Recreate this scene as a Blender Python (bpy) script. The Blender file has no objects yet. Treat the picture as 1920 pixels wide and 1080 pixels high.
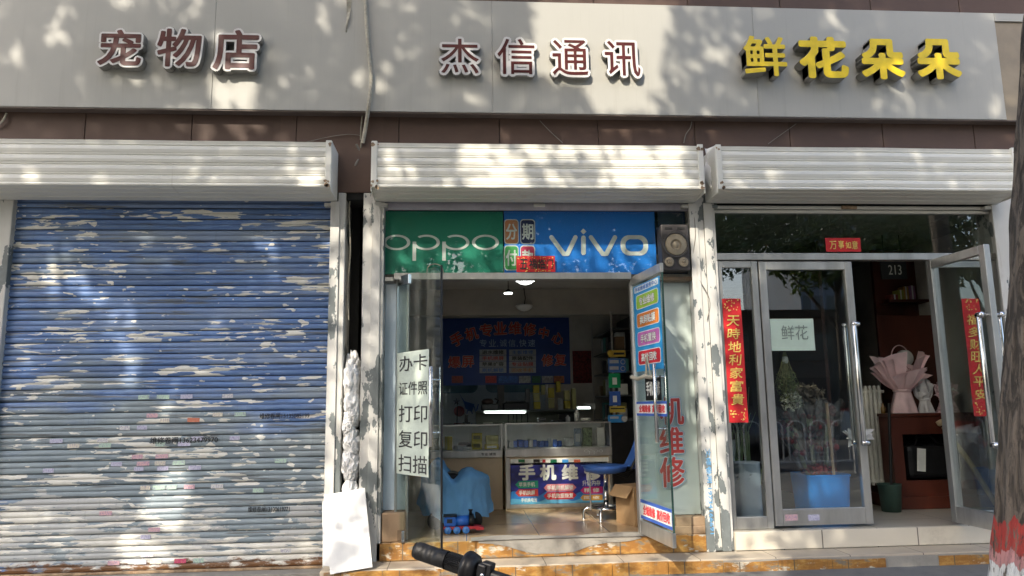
import bpy, bmesh, math, random
import numpy as np
from mathutils import Vector, Matrix, noise as mnoise
S = bpy.context.scene
COL = S.collection
rnd = random.Random(7)
R = math.radians

# ------------------------------------------------------------ camera
CAM_POS = Vector((0.0, -6.2, 1.4))
YAW, PITCH, ROLL, FPX = R(4.23), R(8.91), R(-0.86), 1400.0
_f = Vector((math.sin(YAW)*math.cos(PITCH), math.cos(YAW)*math.cos(PITCH), math.sin(PITCH)))
_r0 = Vector((math.cos(YAW), -math.sin(YAW), 0)); _u0 = _r0.cross(_f)
_r = _r0*math.cos(ROLL) + _u0*math.sin(ROLL)
_u = -_r0*math.sin(ROLL) + _u0*math.cos(ROLL)
cd = bpy.data.cameras.new('camera'); cam = bpy.data.objects.new('camera', cd); COL.objects.link(cam)
cd.sensor_width = 36.0; cd.lens = 36.0*FPX/1920.0; cd.clip_start = 0.05; cd.clip_end = 2000
cam.matrix_world = Matrix(((_r.x, _u.x, -_f.x, CAM_POS.x), (_r.y, _u.y, -_f.y, CAM_POS.y), (_r.z, _u.z, -_f.z, CAM_POS.z), (0, 0, 0, 1)))
S.camera = cam
def P(u, v, Y):
    """survey helper: point of the plane at depth Y seen in the photograph at (u, v)"""
    d = _f + _r*((u-960)/FPX) + _u*((540-v)/FPX)
    return CAM_POS + d*((Y-CAM_POS.y)/d.y)
def PX(u, v, Y): return P(u, v, Y).x
def PZ(u, v, Y): return P(u, v, Y).z

# ------------------------------------------------------------ sky and sun
SUN_AZ, SUN_EL = R(28), R(38)                       # azimuth measured from the shop front's normal, to the left
SUN_DIR = Vector((-math.sin(SUN_AZ)*math.cos(SUN_EL), -math.cos(SUN_AZ)*math.cos(SUN_EL), math.sin(SUN_EL)))
w = bpy.data.worlds.new('World'); S.world = w; w.use_nodes = True
nt = w.node_tree; bg = nt.nodes['Background']
sky = nt.nodes.new('ShaderNodeTexSky'); sky.sky_type = 'NISHITA'; sky.sun_disc = False
sky.sun_elevation = SUN_EL; sky.sun_rotation = math.atan2(SUN_DIR.x, SUN_DIR.y)
sky.dust_density = 3.5; sky.air_density = 1.0; sky.ozone_density = 1.0
nt.links.new(sky.outputs[0], bg.inputs[0]); bg.inputs[1].default_value = 0.15
sl = bpy.data.lights.new('sun', 'SUN'); sl.energy = 2.0; sl.angle = R(0.53); sl.color = (1.0, 0.91, 0.77)
so = bpy.data.objects.new('sun', sl); COL.objects.link(so)
so.rotation_euler = (-SUN_DIR).to_track_quat('-Z', 'Y').to_euler(); so.location = (-8, -12, 14)
vs = S.view_settings; vs.view_transform = 'Standard'; vs.look = 'None'; vs.gamma = 1; vs.exposure = 1.68; vs.use_curve_mapping = False
S.render.engine = 'CYCLES'; S.cycles.max_bounces = 10; S.cycles.transparent_max_bounces = 16; S.cycles.use_denoising = True
S.cycles.caustics_reflective = False; S.cycles.caustics_refractive = False

# ------------------------------------------------------------ node helper
class NT:
    def __init__(s, name):
        s.m = bpy.data.materials.new(name); s.m.use_nodes = True; s.t = s.m.node_tree
        s.b = s.t.nodes['Principled BSDF']; s.out = s.t.nodes['Material Output']
    def n(s, k): return s.t.nodes.new('ShaderNode'+k)
    def set(s, sock, v):
        if isinstance(v, bpy.types.NodeSocket): s.t.links.new(v, sock)
        elif isinstance(v, (tuple, list)) and len(v) == 3 and sock.type == 'RGBA': sock.default_value = (*v, 1)
        else: sock.default_value = v
    def pos(s): return s.n('NewGeometry').outputs['Position']
    def obj(s): return s.n('TexCoord').outputs['Object']
    def sep(s, v):
        n = s.n('SeparateXYZ'); s.set(n.inputs[0], v); return n.outputs
    def comb(s, x, y, z):
        n = s.n('CombineXYZ')
        for i, q in enumerate((x, y, z)): s.set(n.inputs[i], q)
        return n.outputs[0]
    def math(s, op, a, b=0.0, c=None, clamp=False):
        n = s.n('Math'); n.operation = op; n.use_clamp = clamp; s.set(n.inputs[0], a); s.set(n.inputs[1], b)
        if c is not None: s.set(n.inputs[2], c)
        return n.outputs[0]
    def vmul(s, v, k):
        n = s.n('VectorMath'); n.operation = 'MULTIPLY'; s.set(n.inputs[0], v); n.inputs[1].default_value = k; return n.outputs[0]
    def noise(s, v, scale, detail=3, rough=0.55, dist=0.0):
        n = s.n('TexNoise'); s.set(n.inputs['Vector'], v); n.inputs['Scale'].default_value = scale
        n.inputs['Detail'].default_value = detail; n.inputs['Roughness'].default_value = rough; n.inputs['Distortion'].default_value = dist
        return n.outputs['Fac']
    def voro(s, v, scale, feat='F1'):
        n = s.n('TexVoronoi'); s.set(n.inputs['Vector'], v); n.inputs['Scale'].default_value = scale; n.feature = feat; return n.outputs
    def mix(s, f, a, b):
        n = s.n('Mix'); n.data_type = 'RGBA'; s.set(n.inputs[0], f); s.set(n.inputs[6], a); s.set(n.inputs[7], b); return n.outputs[2]
    def step(s, v, lo, hi):
        n = s.n('MapRange'); n.interpolation_type = 'SMOOTHSTEP'; s.set(n.inputs[0], v); s.set(n.inputs[1], lo); s.set(n.inputs[2], hi)
        n.inputs[3].default_value = 0; n.inputs[4].default_value = 1; return n.outputs[0]
    def bump(s, h, strength=0.3, dist=0.01):
        n = s.n('Bump'); s.set(n.inputs['Height'], h); n.inputs['Strength'].default_value = strength; n.inputs['Distance'].default_value = dist
        s.t.links.new(n.outputs[0], s.b.inputs['Normal'])
    def fin(s, col=None, rough=0.6, metal=0.0, spec=0.5):
        if col is not None: s.set(s.b.inputs['Base Color'], col)
        s.set(s.b.inputs['Roughness'], rough); s.set(s.b.inputs['Metallic'], metal); s.b.inputs['Specular IOR Level'].default_value = spec
        return s.m
_mc = {}
def pm(name, col, rough=0.6, metal=0.0, var=0.12, scale=6.0, bump=0.0, bscale=60.0, grime=0.0, gcol=(0.12, 0.10, 0.08), spec=0.5, stretch=(1, 1, 1)):
    """plain coloured material with mottling, optional grime and bump"""
    if name in _mc: return _mc[name]
    q = NT(name); p = q.vmul(q.pos(), stretch)
    f = q.noise(p, scale, 5, 0.6)
    lo = tuple(c*(1-var*1.6) for c in col); hi = tuple(min(1, c*(1+var*1.2)) for c in col)
    c = q.mix(q.step(f, 0.25, 0.75), lo, hi)
    if grime:
        g = q.math('MULTIPLY', q.step(q.noise(q.vmul(p, (1, 1, .35)), scale*1.7, 6, 0.7), 0.48, 0.78), grime)
        c = q.mix(g, c, gcol)
    if bump: q.bump(q.noise(p, bscale, 3), bump, 0.004)
    rr = q.math('ADD', q.math('MULTIPLY', f, 0.15), max(0.02, rough-0.075))
    _mc[name] = q.fin(c, rr, metal, spec)
    return _mc[name]
def emis(name, col, k):
    if name in _mc: return _mc[name]
    q = NT(name); e = q.b.inputs; q.set(e['Base Color'], (0.8, 0.8, 0.8)); q.set(e['Emission Color'], col); e['Emission Strength'].default_value = k
    _mc[name] = q.m; return q.m
def glass(name, tint=(0.9, 0.95, 0.93), base=0.04, gloss=0.9, rough=0.0):
    if name in _mc: return _mc[name]
    q = NT(name); t = q.n('BsdfTransparent'); g = q.n('BsdfGlossy'); m = q.n('MixShader'); fr = q.n('Fresnel')
    q.set(t.inputs[0], tint); q.set(g.inputs[0], (gloss,)*3); g.inputs['Roughness'].default_value = rough
    q.set(fr.inputs[0], q.math('MULTIPLY_ADD', q.n('NewGeometry').outputs['Backfacing'], 1/1.5-1.5, 1.5))
    f = q.math('ADD', fr.outputs[0], base, clamp=True)
    q.t.links.new(f, m.inputs[0]); q.t.links.new(t.outputs[0], m.inputs[1]); q.t.links.new(g.outputs[0], m.inputs[2])
    q.t.links.new(m.outputs[0], q.out.inputs[0]); _mc[name] = q.m; return q.m

# ------------------------------------------------------------ mesh helper
class MB:
    def __init__(s): s.v = []; s.f = []; s.mi = []; s.T = None; s.sm = []; s.k = 0
    def add(s, vs, fs, smooth=False):
        o = len(s.v)
        if s.T is not None: vs = [s.T @ Vector(p) for p in vs]
        s.v += [tuple(p) for p in vs]
        s.f += [tuple(i+o for i in f) for f in fs]; s.mi += [s.k]*len(fs); s.sm += [smooth]*len(fs); return s
    def box(s, x0, x1, y0, y1, z0, z1, bev=0.0, seg=2):
        if bev <= 0:
            v = [(x, y, z) for z in (z0, z1) for y in (y0, y1) for x in (x0, x1)]
            return s.add(v, [(0, 2, 3, 1), (4, 5, 7, 6), (0, 1, 5, 4), (2, 6, 7, 3), (0, 4, 6, 2), (1, 3, 7, 5)])
        b = bmesh.new(); bmesh.ops.create_cube(b, size=1)
        for q in b.verts: q.co = ((x0+x1)/2+q.co.x*(x1-x0), (y0+y1)/2+q.co.y*(y1-y0), (z0+z1)/2+q.co.z*(z1-z0))
        bmesh.ops.bevel(b, geom=list(b.edges), offset=bev, segments=seg, affect='EDGES', profile=0.5)
        return s.bm(b, False)
    def bm(s, b, smooth=True):
        b.verts.index_update(); s.add([q.co[:] for q in b.verts], [[q.index for q in f.verts] for f in b.faces], smooth); b.free(); return s
    def cyl(s, a, b, r0, r1=None, n=16, cap=True, smooth=True):
        return s.tube([a, b], [r0, r0 if r1 is None else r1], n, cap, smooth)
    def tube(s, pts, rad, n=10, cap=True, smooth=True):
        pts = [Vector(p) for p in pts]; m = len(pts)
        if not isinstance(rad, (list, tuple)): rad = [rad]*m
        t0 = (pts[1]-pts[0]).normalized(); up = Vector((0, 0, 1)) if abs(t0.z) < 0.9 else Vector((1, 0, 0))
        nrm = t0.cross(up).normalized(); vs = []
        for i, p in enumerate(pts):
            t = (pts[min(i+1, m-1)]-pts[max(i-1, 0)]).normalized()
            nrm = (nrm - t*nrm.dot(t)).normalized(); bi = t.cross(nrm)
            for j in range(n):
                a = 2*math.pi*j/n; vs.append(p + (nrm*math.cos(a)+bi*math.sin(a))*rad[i])
        fs = [(i*n+j, i*n+(j+1) % n, (i+1)*n+(j+1) % n, (i+1)*n+j) for i in range(m-1) for j in range(n)]
        s.add(vs, fs, smooth)
        if cap: s.add([vs[j] for j in range(n)], [tuple(range(n))[::-1]]); s.add([vs[(m-1)*n+j] for j in range(n)], [tuple(range(n))])
        return s
    def lathe(s, c, axis, prof, n=24, smooth=True, sx=1, sy=1):
        """prof: list of (radius, height along axis)"""
        c = Vector(c); q = Vector(axis).normalized().to_track_quat('Z', 'Y').to_matrix()
        vs = []
        for r, h in prof:
            for j in range(n):
                a = 2*math.pi*j/n; vs.append(c + q @ Vector((r*math.cos(a)*sx, r*math.sin(a)*sy, h)))
        m = len(prof)
        fs = [(i*n+j, i*n+(j+1) % n, (i+1)*n+(j+1) % n, (i+1)*n+j) for i in range(m-1) for j in range(n)]
        if prof[0][0] > 1e-5: fs.append(tuple(range(n))[::-1])
        if prof[-1][0] > 1e-5: fs.append(tuple((m-1)*n+j for j in range(n)))
        return s.add(vs, fs, smooth)
    def prism(s, poly, o, ax, ay, d):
        """polygon in the (ax, ay) plane at o, thickened by vector d"""
        o = Vector(o); ax = Vector(ax); ay = Vector(ay); d = Vector(d); n = len(poly)
        a = [o+ax*p[0]+ay*p[1] for p in poly]; b = [q+d for q in a]
        return s.add(a+b, [tuple(range(n))[::-1], tuple(range(n, 2*n))] + [(i, (i+1) % n, n+(i+1) % n, n+i) for i in range(n)])
    def quad(s, a, b, c, d): return s.add([a, b, c, d], [(0, 1, 2, 3)])
    def grid(s, fn, nu, nv, smooth=True):
        vs = [fn(i/(nu-1), j/(nv-1)) for j in range(nv) for i in range(nu)]
        return s.add(vs, [(j*nu+i, j*nu+i+1, (j+1)*nu+i+1, (j+1)*nu+i) for j in range(nv-1) for i in range(nu-1)], smooth)
    def build(s, name, mats, parent=None, **k):
        if not isinstance(mats, (list, tuple)): mats = [mats]
        if not s.v: s.v = [(0, 0, 0)]
        if parent is not None:
            o = Vector((0, 0, 0)); p = parent
            while p is not None: o += p.location; p = p.parent
        else:
            xs, ys, zs = zip(*s.v); o = Vector(((min(xs)+max(xs))/2, (min(ys)+max(ys))/2, min(zs)))
        me = bpy.data.meshes.new(name)
        me.from_pydata([(v[0]-o.x, v[1]-o.y, v[2]-o.z) for v in s.v], [], s.f)
        for m in mats: me.materials.append(m)
        me.polygons.foreach_set('material_index', s.mi); me.polygons.foreach_set('use_smooth', s.sm); me.update()
        ob = bpy.data.objects.new(name, me); COL.objects.link(ob)
        if parent is not None: ob.parent = parent
        else: ob.location = o
        for kk, vv in k.items(): ob[kk] = vv
        return ob
def thing(name, label, cat, loc=(0, 0, 0), group=None):
    o = bpy.data.objects.new(name, None); COL.objects.link(o); o.location = loc; o.empty_display_size = 0.1
    o['label'] = label; o['category'] = cat
    if group: o['group'] = group
    return o
def tag(o, label, cat, group=None):
    o['label'] = label; o['category'] = cat
    if group: o['group'] = group
    return o
def dup(o, parent=None, off=None):
    c = o.copy(); COL.objects.link(c)
    if parent is not None: c.parent = parent
    if off is not None: c.location = c.location + Vector(off)
    for ch in list(o.children): dup(ch, c)
    return c

# ------------------------------------------------------------ lettering
_tc = bpy.data.curves.new('lettering', 'FONT'); _to = bpy.data.objects.new('lettering', _tc); COL.objects.link(_to)
def glyph(s, off=0.0, ext=0.0, res=4, space=1.0, shear=0.0):
    _tc.body = s; _tc.offset = off; _tc.extrude = ext; _tc.resolution_u = res; _tc.space_character = space; _tc.shear = shear
    dg = bpy.context.evaluated_depsgraph_get(); dg.update()
    me = bpy.data.meshes.new_from_object(_to.evaluated_get(dg))
    v = [tuple(q.co) for q in me.vertices]; f = [tuple(p.vertices) for p in me.polygons]
    bpy.data.meshes.remove(me); return v, f
def text(mb, s, c, w, h, right=(1, 0, 0), up=(0, 0, 1), off=0.0, depth=0.0, rot=0.0, grow=0.0, res=4, space=1.0, ref=None, shear=0.0):
    """letters fitted into a w x h box centred at c on the plane (right, up); grow widens it for outlines"""
    v, f = glyph(s, 0.0, 0.5 if depth else 0.0, res, space, shear)
    if not v: return mb
    v0 = v
    x0, x1 = min(p[0] for p in v0), max(p[0] for p in v0); y0, y1 = min(p[1] for p in v0), max(p[1] for p in v0)
    kx = w/max(1e-6, x1-x0); ky = h/max(1e-6, y1-y0)
    c = Vector(c); r = Vector(right); u = Vector(up)
    if rot: r, u = r*math.cos(rot)+u*math.sin(rot), u*math.cos(rot)-r*math.sin(rot)
    nn = r.cross(u).normalized(); cx, cy = (x0+x1)/2, (y0+y1)/2
    n = 1 if abs(off) < .004 else (5 if off < .016 else (8 if off < .04 else 12))
    em = (kx*ky)**.5*max(off, 0)                                    # bold faces: the strokes swept round a small circle
    for i in range(n):
        a = 2*math.pi*i/max(1, n-1); o = Vector((0, 0, 0)) if i == n-1 else r*(math.cos(a)*em)+u*(math.sin(a)*em)
        dz = .00006*i
        mb.add([c + o + r*((p[0]-cx)*kx) + u*((p[1]-cy)*ky) + nn*((p[2]+0.5)*depth + dz if depth else dz) for p in v], f)
    return mb
def ptext(mb, s, u0, v0, u1, v1, Y, off=0.0, **k):
    """letters filling the photographed rectangle on the plane at depth Y"""
    a = P(u0, v0, Y); b = P(u1, v1, Y)
    return text(mb, s, ((a.x+b.x)/2, Y, (a.z+b.z)/2), abs(b.x-a.x), abs(a.z-b.z), off=off, **k)
def rrect(w, h, r, n=5):
    o = []
    for cx, cy, a0 in ((w/2-r, h/2-r, 0), (-w/2+r, h/2-r, 90), (-w/2+r, -h/2+r, 180), (w/2-r, -h/2+r, 270)):
        for i in range(n+1):
            a = R(a0+90*i/n); o.append((cx+r*math.cos(a), cy+r*math.sin(a)))
    return o
def prect(mb, u0, v0, u1, v1, Y, t=0.002, rad=0.0):
    """thin plate filling the photographed rectangle, its face at depth Y"""
    a = P(u0, v0, Y); b = P(u1, v1, Y); w_, h_ = abs(b.x-a.x), abs(a.z-b.z)
    poly = rrect(w_, h_, rad) if rad else [(w_/2, h_/2), (-w_/2, h_/2), (-w_/2, -h_/2), (w_/2, -h_/2)]
    return mb.prism(poly, ((a.x+b.x)/2, Y+t, (a.z+b.z)/2), (1, 0, 0), (0, 0, 1), (0, -t, 0))

# ------------------------------------------------------------ materials of the place
def m_facade_panel():
    q = NT('composite_panel'); p = q.pos(); s = q.sep(p)
    streak = q.noise(q.comb(q.math('MULTIPLY', s[0], 14), 0, q.math('MULTIPLY', s[2], .5)), 1.0, 5, .65)
    low = q.step(s[2], 4.7, 3.95)
    g = q.math('MULTIPLY', q.step(streak, .5, .8), q.math('MULTIPLY_ADD', low, .26, .05))
    c = q.mix(q.noise(p, 1.3, 4), (.385, .38, .345), (.44, .43, .385)); c = q.mix(g, c, (.22, .19, .15))
    c = q.mix(q.math('MULTIPLY', q.step(q.noise(p, 9, 6, .7), .6, .8), .15), c, (.25, .23, .2))
    fine = q.noise(q.comb(q.math('MULTIPLY', s[0], 55), 0, q.math('MULTIPLY', s[2], .8)), 1.0, 4, .7)
    c = q.mix(q.math('MULTIPLY', q.step(fine, .56, .75), .16), c, (.2, .18, .15))
    q.bump(q.noise(q.vmul(p, (1, 1, .7)), 1.1, 2), .12, .05)
    return q.fin(c, q.math('MULTIPLY_ADD', streak, .12, .34), 0, .45)
M_panel = m_facade_panel()
def m_tile():
    q = NT('brown_wall_tile'); p = q.pos(); s = q.sep(p)
    idx = q.math('FLOOR', q.math('DIVIDE', q.math('ADD', s[0], 20.595), .868))
    t = q.noise(q.comb(idx, 3.3, 0), 3.7, 0)
    c = q.mix(t, (.066, .040, .030), (.10, .062, .047)); c = q.mix(q.math('MULTIPLY', q.noise(q.vmul(p, (3, 3, 9)), 4, 6, .7), .35), c, (.16, .105, .08))
    c = q.mix(q.math('MULTIPLY', q.step(q.noise(q.vmul(p, (6, 1, .8)), 1.5, 5, .7), .52, .75), .4), c, (.10, .065, .05))
    q.bump(q.noise(p, 160, 3), .25, .002)
    return q.fin(c, .55, 0, .3)
M_tile = m_tile()
def m_peel(name, base=(.64, .63, .59), under=(.16, .18, .18), amt=.58, seed=0.0):
    """white paint flaking off a grey primer in hard edged patches"""
    q = NT(name); p = q.pos(); s = q.sep(p)
    pp = q.comb(q.math('MULTIPLY_ADD', s[0], 2.2, seed), q.math('MULTIPLY', s[1], 1.5), s[2])
    f = q.noise(pp, 2.6, 7, .62); big = q.noise(pp, .9, 2)
    low = q.math('MULTIPLY', q.step(s[2], 2.2, .3), .05)
    v = q.math('ADD', q.math('ADD', f, q.math('MULTIPLY', q.math('SUBTRACT', big, .5), .35)), low)
    k = q.step(v, amt, amt+.006)
    c = q.mix(q.noise(p, 5, 5), base, tuple(x*.84 for x in base))
    c = q.mix(q.math('MULTIPLY', q.step(q.noise(q.vmul(p, (5, 5, .9)), 3, 6, .7), .52, .8), .55), c, (.36, .31, .24))
    rust = q.step(q.noise(q.vmul(p, (6, 6, 1.2)), 2.3, 6, .7), .70, .76)
    c = q.mix(q.math('MULTIPLY', rust, .8), c, (.25, .12, .05))
    un = q.mix(q.noise(p, 18, 4), tuple(x*.7 for x in under), tuple(x*1.25 for x in under))
    c = q.mix(k, c, un); q.bump(q.math('SUBTRACT', 1, k), .5, .003)
    return q.fin(c, .55)
M_pillar = m_peel('peeling_white_paint'); M_pillar_b = m_peel('flaking_white_paint', amt=.562, seed=9.0)
def m_box():
    q = NT('cream_enamel'); p = q.pos(); s = q.sep(p)
    c = q.mix(q.noise(q.vmul(p, (.8, 1, 3)), 3, 5), (.73, .715, .64), (.81, .795, .72))
    dirt = q.step(q.noise(q.vmul(p, (1.2, 1, 5)), 3.3, 7, .72), .55, .8)
    c = q.mix(q.math('MULTIPLY', dirt, .4), c, (.34, .29, .22))
    drip = q.step(q.noise(q.vmul(p, (16, 1, .7)), 1.2, 5, .7), .6, .85)
    c = q.mix(q.math('MULTIPLY', drip, .35), c, (.32, .27, .2))
    rust = q.step(q.noise(p, 7, 7, .75), .70, .74)
    c = q.mix(q.math('MULTIPLY', rust, .75), c, (.22, .10, .04))
    return q.fin(c, .45)
M_box = m_box()
M_rust = pm('rusty_cream', (.38, .27, .17), .8, 0, .4, 9, .4, 40, .7, (.20, .08, .03))
M_alu = pm('brushed_aluminium', (.50, .49, .46), .34, .75, .12, 7, 0, 0, .2, (.2, .17, .13), stretch=(1, 1, .3))
M_steel = pm('polished_steel', (.62, .62, .62), .16, 1.0, .08, 6)
M_chrome = pm('chrome', (.7, .7, .7), .12, 1.0, .05, 8)
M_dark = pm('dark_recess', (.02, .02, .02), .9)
M_black = pm('black_plastic', (.010, .010, .011), .38, 0, .2, 12, spec=.3)
M_rubber = pm('black_rubber', (.008, .008, .0085), .48, 0, .3, 30, .2, 300, spec=.28)
M_wall = pm('dingy_plaster', (.60, .57, .51), .9, 0, .12, 2.5, .1, 60, .25, (.2, .17, .13))
M_ceil = pm('grey_ceiling', (.50, .49, .46), .9, 0, .1, 2)
M_white = pm('white_gloss', (.74, .74, .72), .35, 0, .06, 4, 0, 0, .18, (.4, .37, .32))
M_paper = pm('white_paper', (.74, .75, .70), .8, 0, .05, 10)
M_red = pm('festive_red_paper', (.58, .015, .02), .6, 0, .15, 12)
M_gold = pm('gold_ink', (.78, .56, .14), .45, .1, .15, 30)
M_ink = pm('black_ink', (.02, .02, .02), .7)
M_glass = glass('clear_glass', (.95, .97, .96), .004, .8); M_glass_d = glass('dusty_glass', (.90, .94, .92), .0, .8, .02)
M_glass_f = glass('shopfront_glass', (.88, .91, .90), .048, .9, .0)

def m_ochre():
    q = NT('ochre_stair_tile'); p = q.pos(); s = q.sep(p)
    cell = q.math('FLOOR', q.math('DIVIDE', s[0], .435)); cz = q.math('FLOOR', q.math('MULTIPLY', s[2], 5.0))
    t = q.noise(q.comb(cell, cz, 2.7), 5.3, 0)
    c = q.mix(t, (.42, .20, .040), (.17, .075, .025))
    c = q.mix(q.step(q.noise(q.vmul(p, (3, 3, 8)), 3, 6, .7), .42, .7), c, (.50, .29, .08))
    c = q.mix(q.step(q.noise(q.vmul(p, (1.6, 1, 4)), 2.4, 7, .7), .56, .60), c, (.50, .46, .38))
    c = q.mix(q.step(q.noise(q.vmul(p, (1.1, 1, 3)), 4.1, 7, .7), .54, .62), c, (.20, .17, .13)); c = q.mix(q.math('MULTIPLY', q.step(q.noise(q.vmul(p, (14, 1, 1)), 1.5, 5, .7), .5, .75), .5), c, (.10, .06, .03))
    ch = q.math('FRACT', q.math('DIVIDE', s[0], .435)); c = q.mix(q.step(ch, .975, .985), c, (.12, .09, .06))
    q.bump(q.noise(p, 45, 4), .3, .003)
    return q.fin(c, .4)
M_ochre = m_ochre()
def m_beige(name, a, b, joint, sz, rough=.35):
    q = NT(name); p = q.pos(); s = q.sep(p)
    c = q.mix(q.noise(p, 3.5, 6, .65), a, b)
    c = q.mix(q.math('MULTIPLY', q.step(q.noise(p, 2.1, 7, .75), .52, .72), .55), c, joint)
    fx = q.math('FRACT', q.math('DIVIDE', q.math('ADD', s[0], 10.13), sz)); fy = q.math('FRACT', q.math('DIVIDE', q.math('ADD', s[1], 10.0), sz))
    j = q.math('MAXIMUM', q.step(fx, .985, .992), q.step(fy, .985, .992)); c = q.mix(j, c, tuple(x*.4 for x in joint))
    q.bump(q.noise(p, 70, 3), .12, .002)
    return q.fin(c, rough)
M_step = m_beige('worn_step_tile', (.46, .40, .31), (.36, .30, .23), (.26, .22, .17), .6, .5)
M_floor = m_beige('tan_floor_tile', (.56, .41, .25), (.45, .32, .19), (.32, .24, .16), .6, .2)
M_floor_f = m_beige('pale_floor_tile', (.46, .43, .36), (.38, .35, .29), (.28, .25, .2), .8, .3)
M_riser = m_beige('cream_riser_tile', (.66, .61, .51), (.58, .535, .44), (.36, .32, .26), .82, .3)
def m_concrete(name, a, b, sc=6):
    q = NT(name); p = q.pos()
    c = q.mix(q.noise(p, sc, 8, .7), a, b); c = q.mix(q.math('MULTIPLY', q.step(q.noise(p, sc*.5, 6, .7), .5, .75), .6), c, tuple(x*.5 for x in a))
    h = q.math('ADD', q.noise(p, 40, 5, .7), q.math('MULTIPLY', q.noise(p, 160, 2), .4)); q.bump(h, .6, .006)
    return q.fin(c, .9)
M_conc = m_concrete('broken_concrete', (.34, .32, .28), (.22, .21, .19))
M_asph = m_concrete('worn_asphalt', (.16, .16, .152), (.105, .105, .102), 9)
M_stone = m_concrete('rough_sandstone', (.40, .29, .19), (.26, .17, .10), 8)

# ------------------------------------------------------------ ground
def sheet(name, x0, x1, y0, y1, z, m):
    o = MB().quad((x0, y0, z), (x1, y0, z), (x1, y1, z), (x0, y1, z)).build(name, m); o['kind'] = 'structure'; return o
sheet('ground', -400, 400, -400, 400, -0.06, pm('bare_ground', (.16, .14, .11), .95, 0, .2, .5))
pv = MB().box(-40, 40, -7.2, 0.6, -0.05, 0.10); o = pv.build('pavement', M_asph); o['kind'] = 'structure'
kb = MB().box(-40, 40, -7.35, -7.204, -0.05, 0.105, .012); o = kb.build('kerb', M_conc); o['kind'] = 'structure'
sheet('road', -60, 60, -21.0, -7.352, -0.03, pm('road_asphalt', (.075, .075, .073), .9, 0, .15, 3, .3, 90))
mk = MB()
for k in range(14): mk.quad((-28+k*4.5, -14.3, -.026), (-25.5+k*4.5, -14.3, -.026), (-25.5+k*4.5, -14.15, -.026), (-28+k*4.5, -14.15, -.026))
o = mk.build('road_marking', pm('road_paint', (.6, .6, .58), .7, 0, .2, 5)); o['kind'] = 'structure'
pv = MB().box(-60, 60, -26, -21.0, -0.05, 0.08); o = pv.build('far_pavement', M_asph); o['kind'] = 'structure'

# ------------------------------------------------------------ the shop building
B = thing('shop_building', 'single-storey-high shop front row clad in brown tiles with peeling white pillars', 'building', (0.6, 0.6, 0.1))
tl = MB(); X0 = -0.498-0.868*8
for k in range(19):
    for z0, z1 in ((3.20, 3.905), (3.911, 4.60), (4.606, 5.30), (5.306, 6.0), (6.006, 6.7)):
        tl.box(X0+k*.868+.003, X0+(k+1)*.868-.003, 0, .025, z0, z1, .0025, 1)
tl.build('tile_cladding', M_tile, B)
mb = MB().box(-7.6, 9.7, .026, .30, 3.145, 6.7); mb.build('upper_wall', M_dark, B); mb = MB(); mb.box(-7.6, 9.7, .31, 5.9, 3.32, 3.6); mb.build('light_blocking_slab', M_dark, B)  # unseen slab added to stop sky light leaking into the rooms
pil = [(-7.6, -6.2, M_pillar), (-4.05, -3.62, M_pillar), (-1.0, -.938, M_pillar), (-.79, -.615, M_pillar_b), (2.035, 2.245, M_pillar), (4.835, 5.25, M_pillar), (8.0, 9.7, M_pillar)]
for x0, x1, m in pil:
    z0 = .15 if x1 < -.9 else (.2 if x1 < 1 else .202)
    q = MB()
    q.box(x0, x1, 0, .34, z0, 3.197, .006)
    q.build('pillar', m, B)
MB().box(2.14, 2.146, -.003, .0, .3, 3.1).build('pillar_groove', M_dark, B)
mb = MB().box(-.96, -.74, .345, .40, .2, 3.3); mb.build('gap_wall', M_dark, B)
# rooms
for a_ in ((-.86, -.80, .345, 4.9), (2.10, 2.16, .345, 5.9), (5.25, 5.31, .0, 5.9), (-7.6, -7.5, .345, 5.9)):
    MB().box(*a_, .2, 3.3).build('party_wall', M_wall, B)
mb = MB()                                                          # rear wall of the phone shop, with an opening added in place of a mirror
wx0, wx1, wz0, wz1 = -.55, 1.15, 1.12, 1.70
for a_ in ((-.80, wx0, 3.3, 3.5, .2, 3.3), (wx1, 2.10, 3.3, 3.5, .2, 3.3), (wx0, wx1, 3.3, 3.5, .2, wz0), (wx0, wx1, 3.3, 3.5, wz1, 3.3)):
    MB().box(*a_).build('rear_wall', M_wall, B)
MB().box(2.16, 5.25, 5.6, 5.8, .2, 3.3).build('rear_wall', pm('brown_panelling', (.07, .03, .02), .6, 0, .2, 3), B)
MB().box(-7.5, -.86, .5, .6, .2, 3.3).build('rear_wall', M_dark, B)
MB().box(-.80, 2.10, .31, 3.3, 2.72, 2.80).build('ceiling', M_ceil, B)
mb = MB()
for i in range(6):
    for j in range(9): mb.box(2.165+i*.515, 2.165+i*.515+.509, .31+j*.6, .31+j*.6+.594, 3.14, 3.2)
mb.build('ceiling', pm('ceiling_panel', (.30, .31, .28), .5), B)
MB().box(-.80, 2.10, 2.3, 2.5, 2.425, 2.72).build('ceiling_beam', pm('beam_paint', (.40, .37, .32), .8, 0, .1, 3), B)
MB().box(-.80, 2.035, .0, 5.0, .1, .336).build('shop_floor', M_floor, B)
MB().box(2.247, 5.25, .0, 5.6, .1, .349).build('shop_floor', M_floor_f, B)
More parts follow.
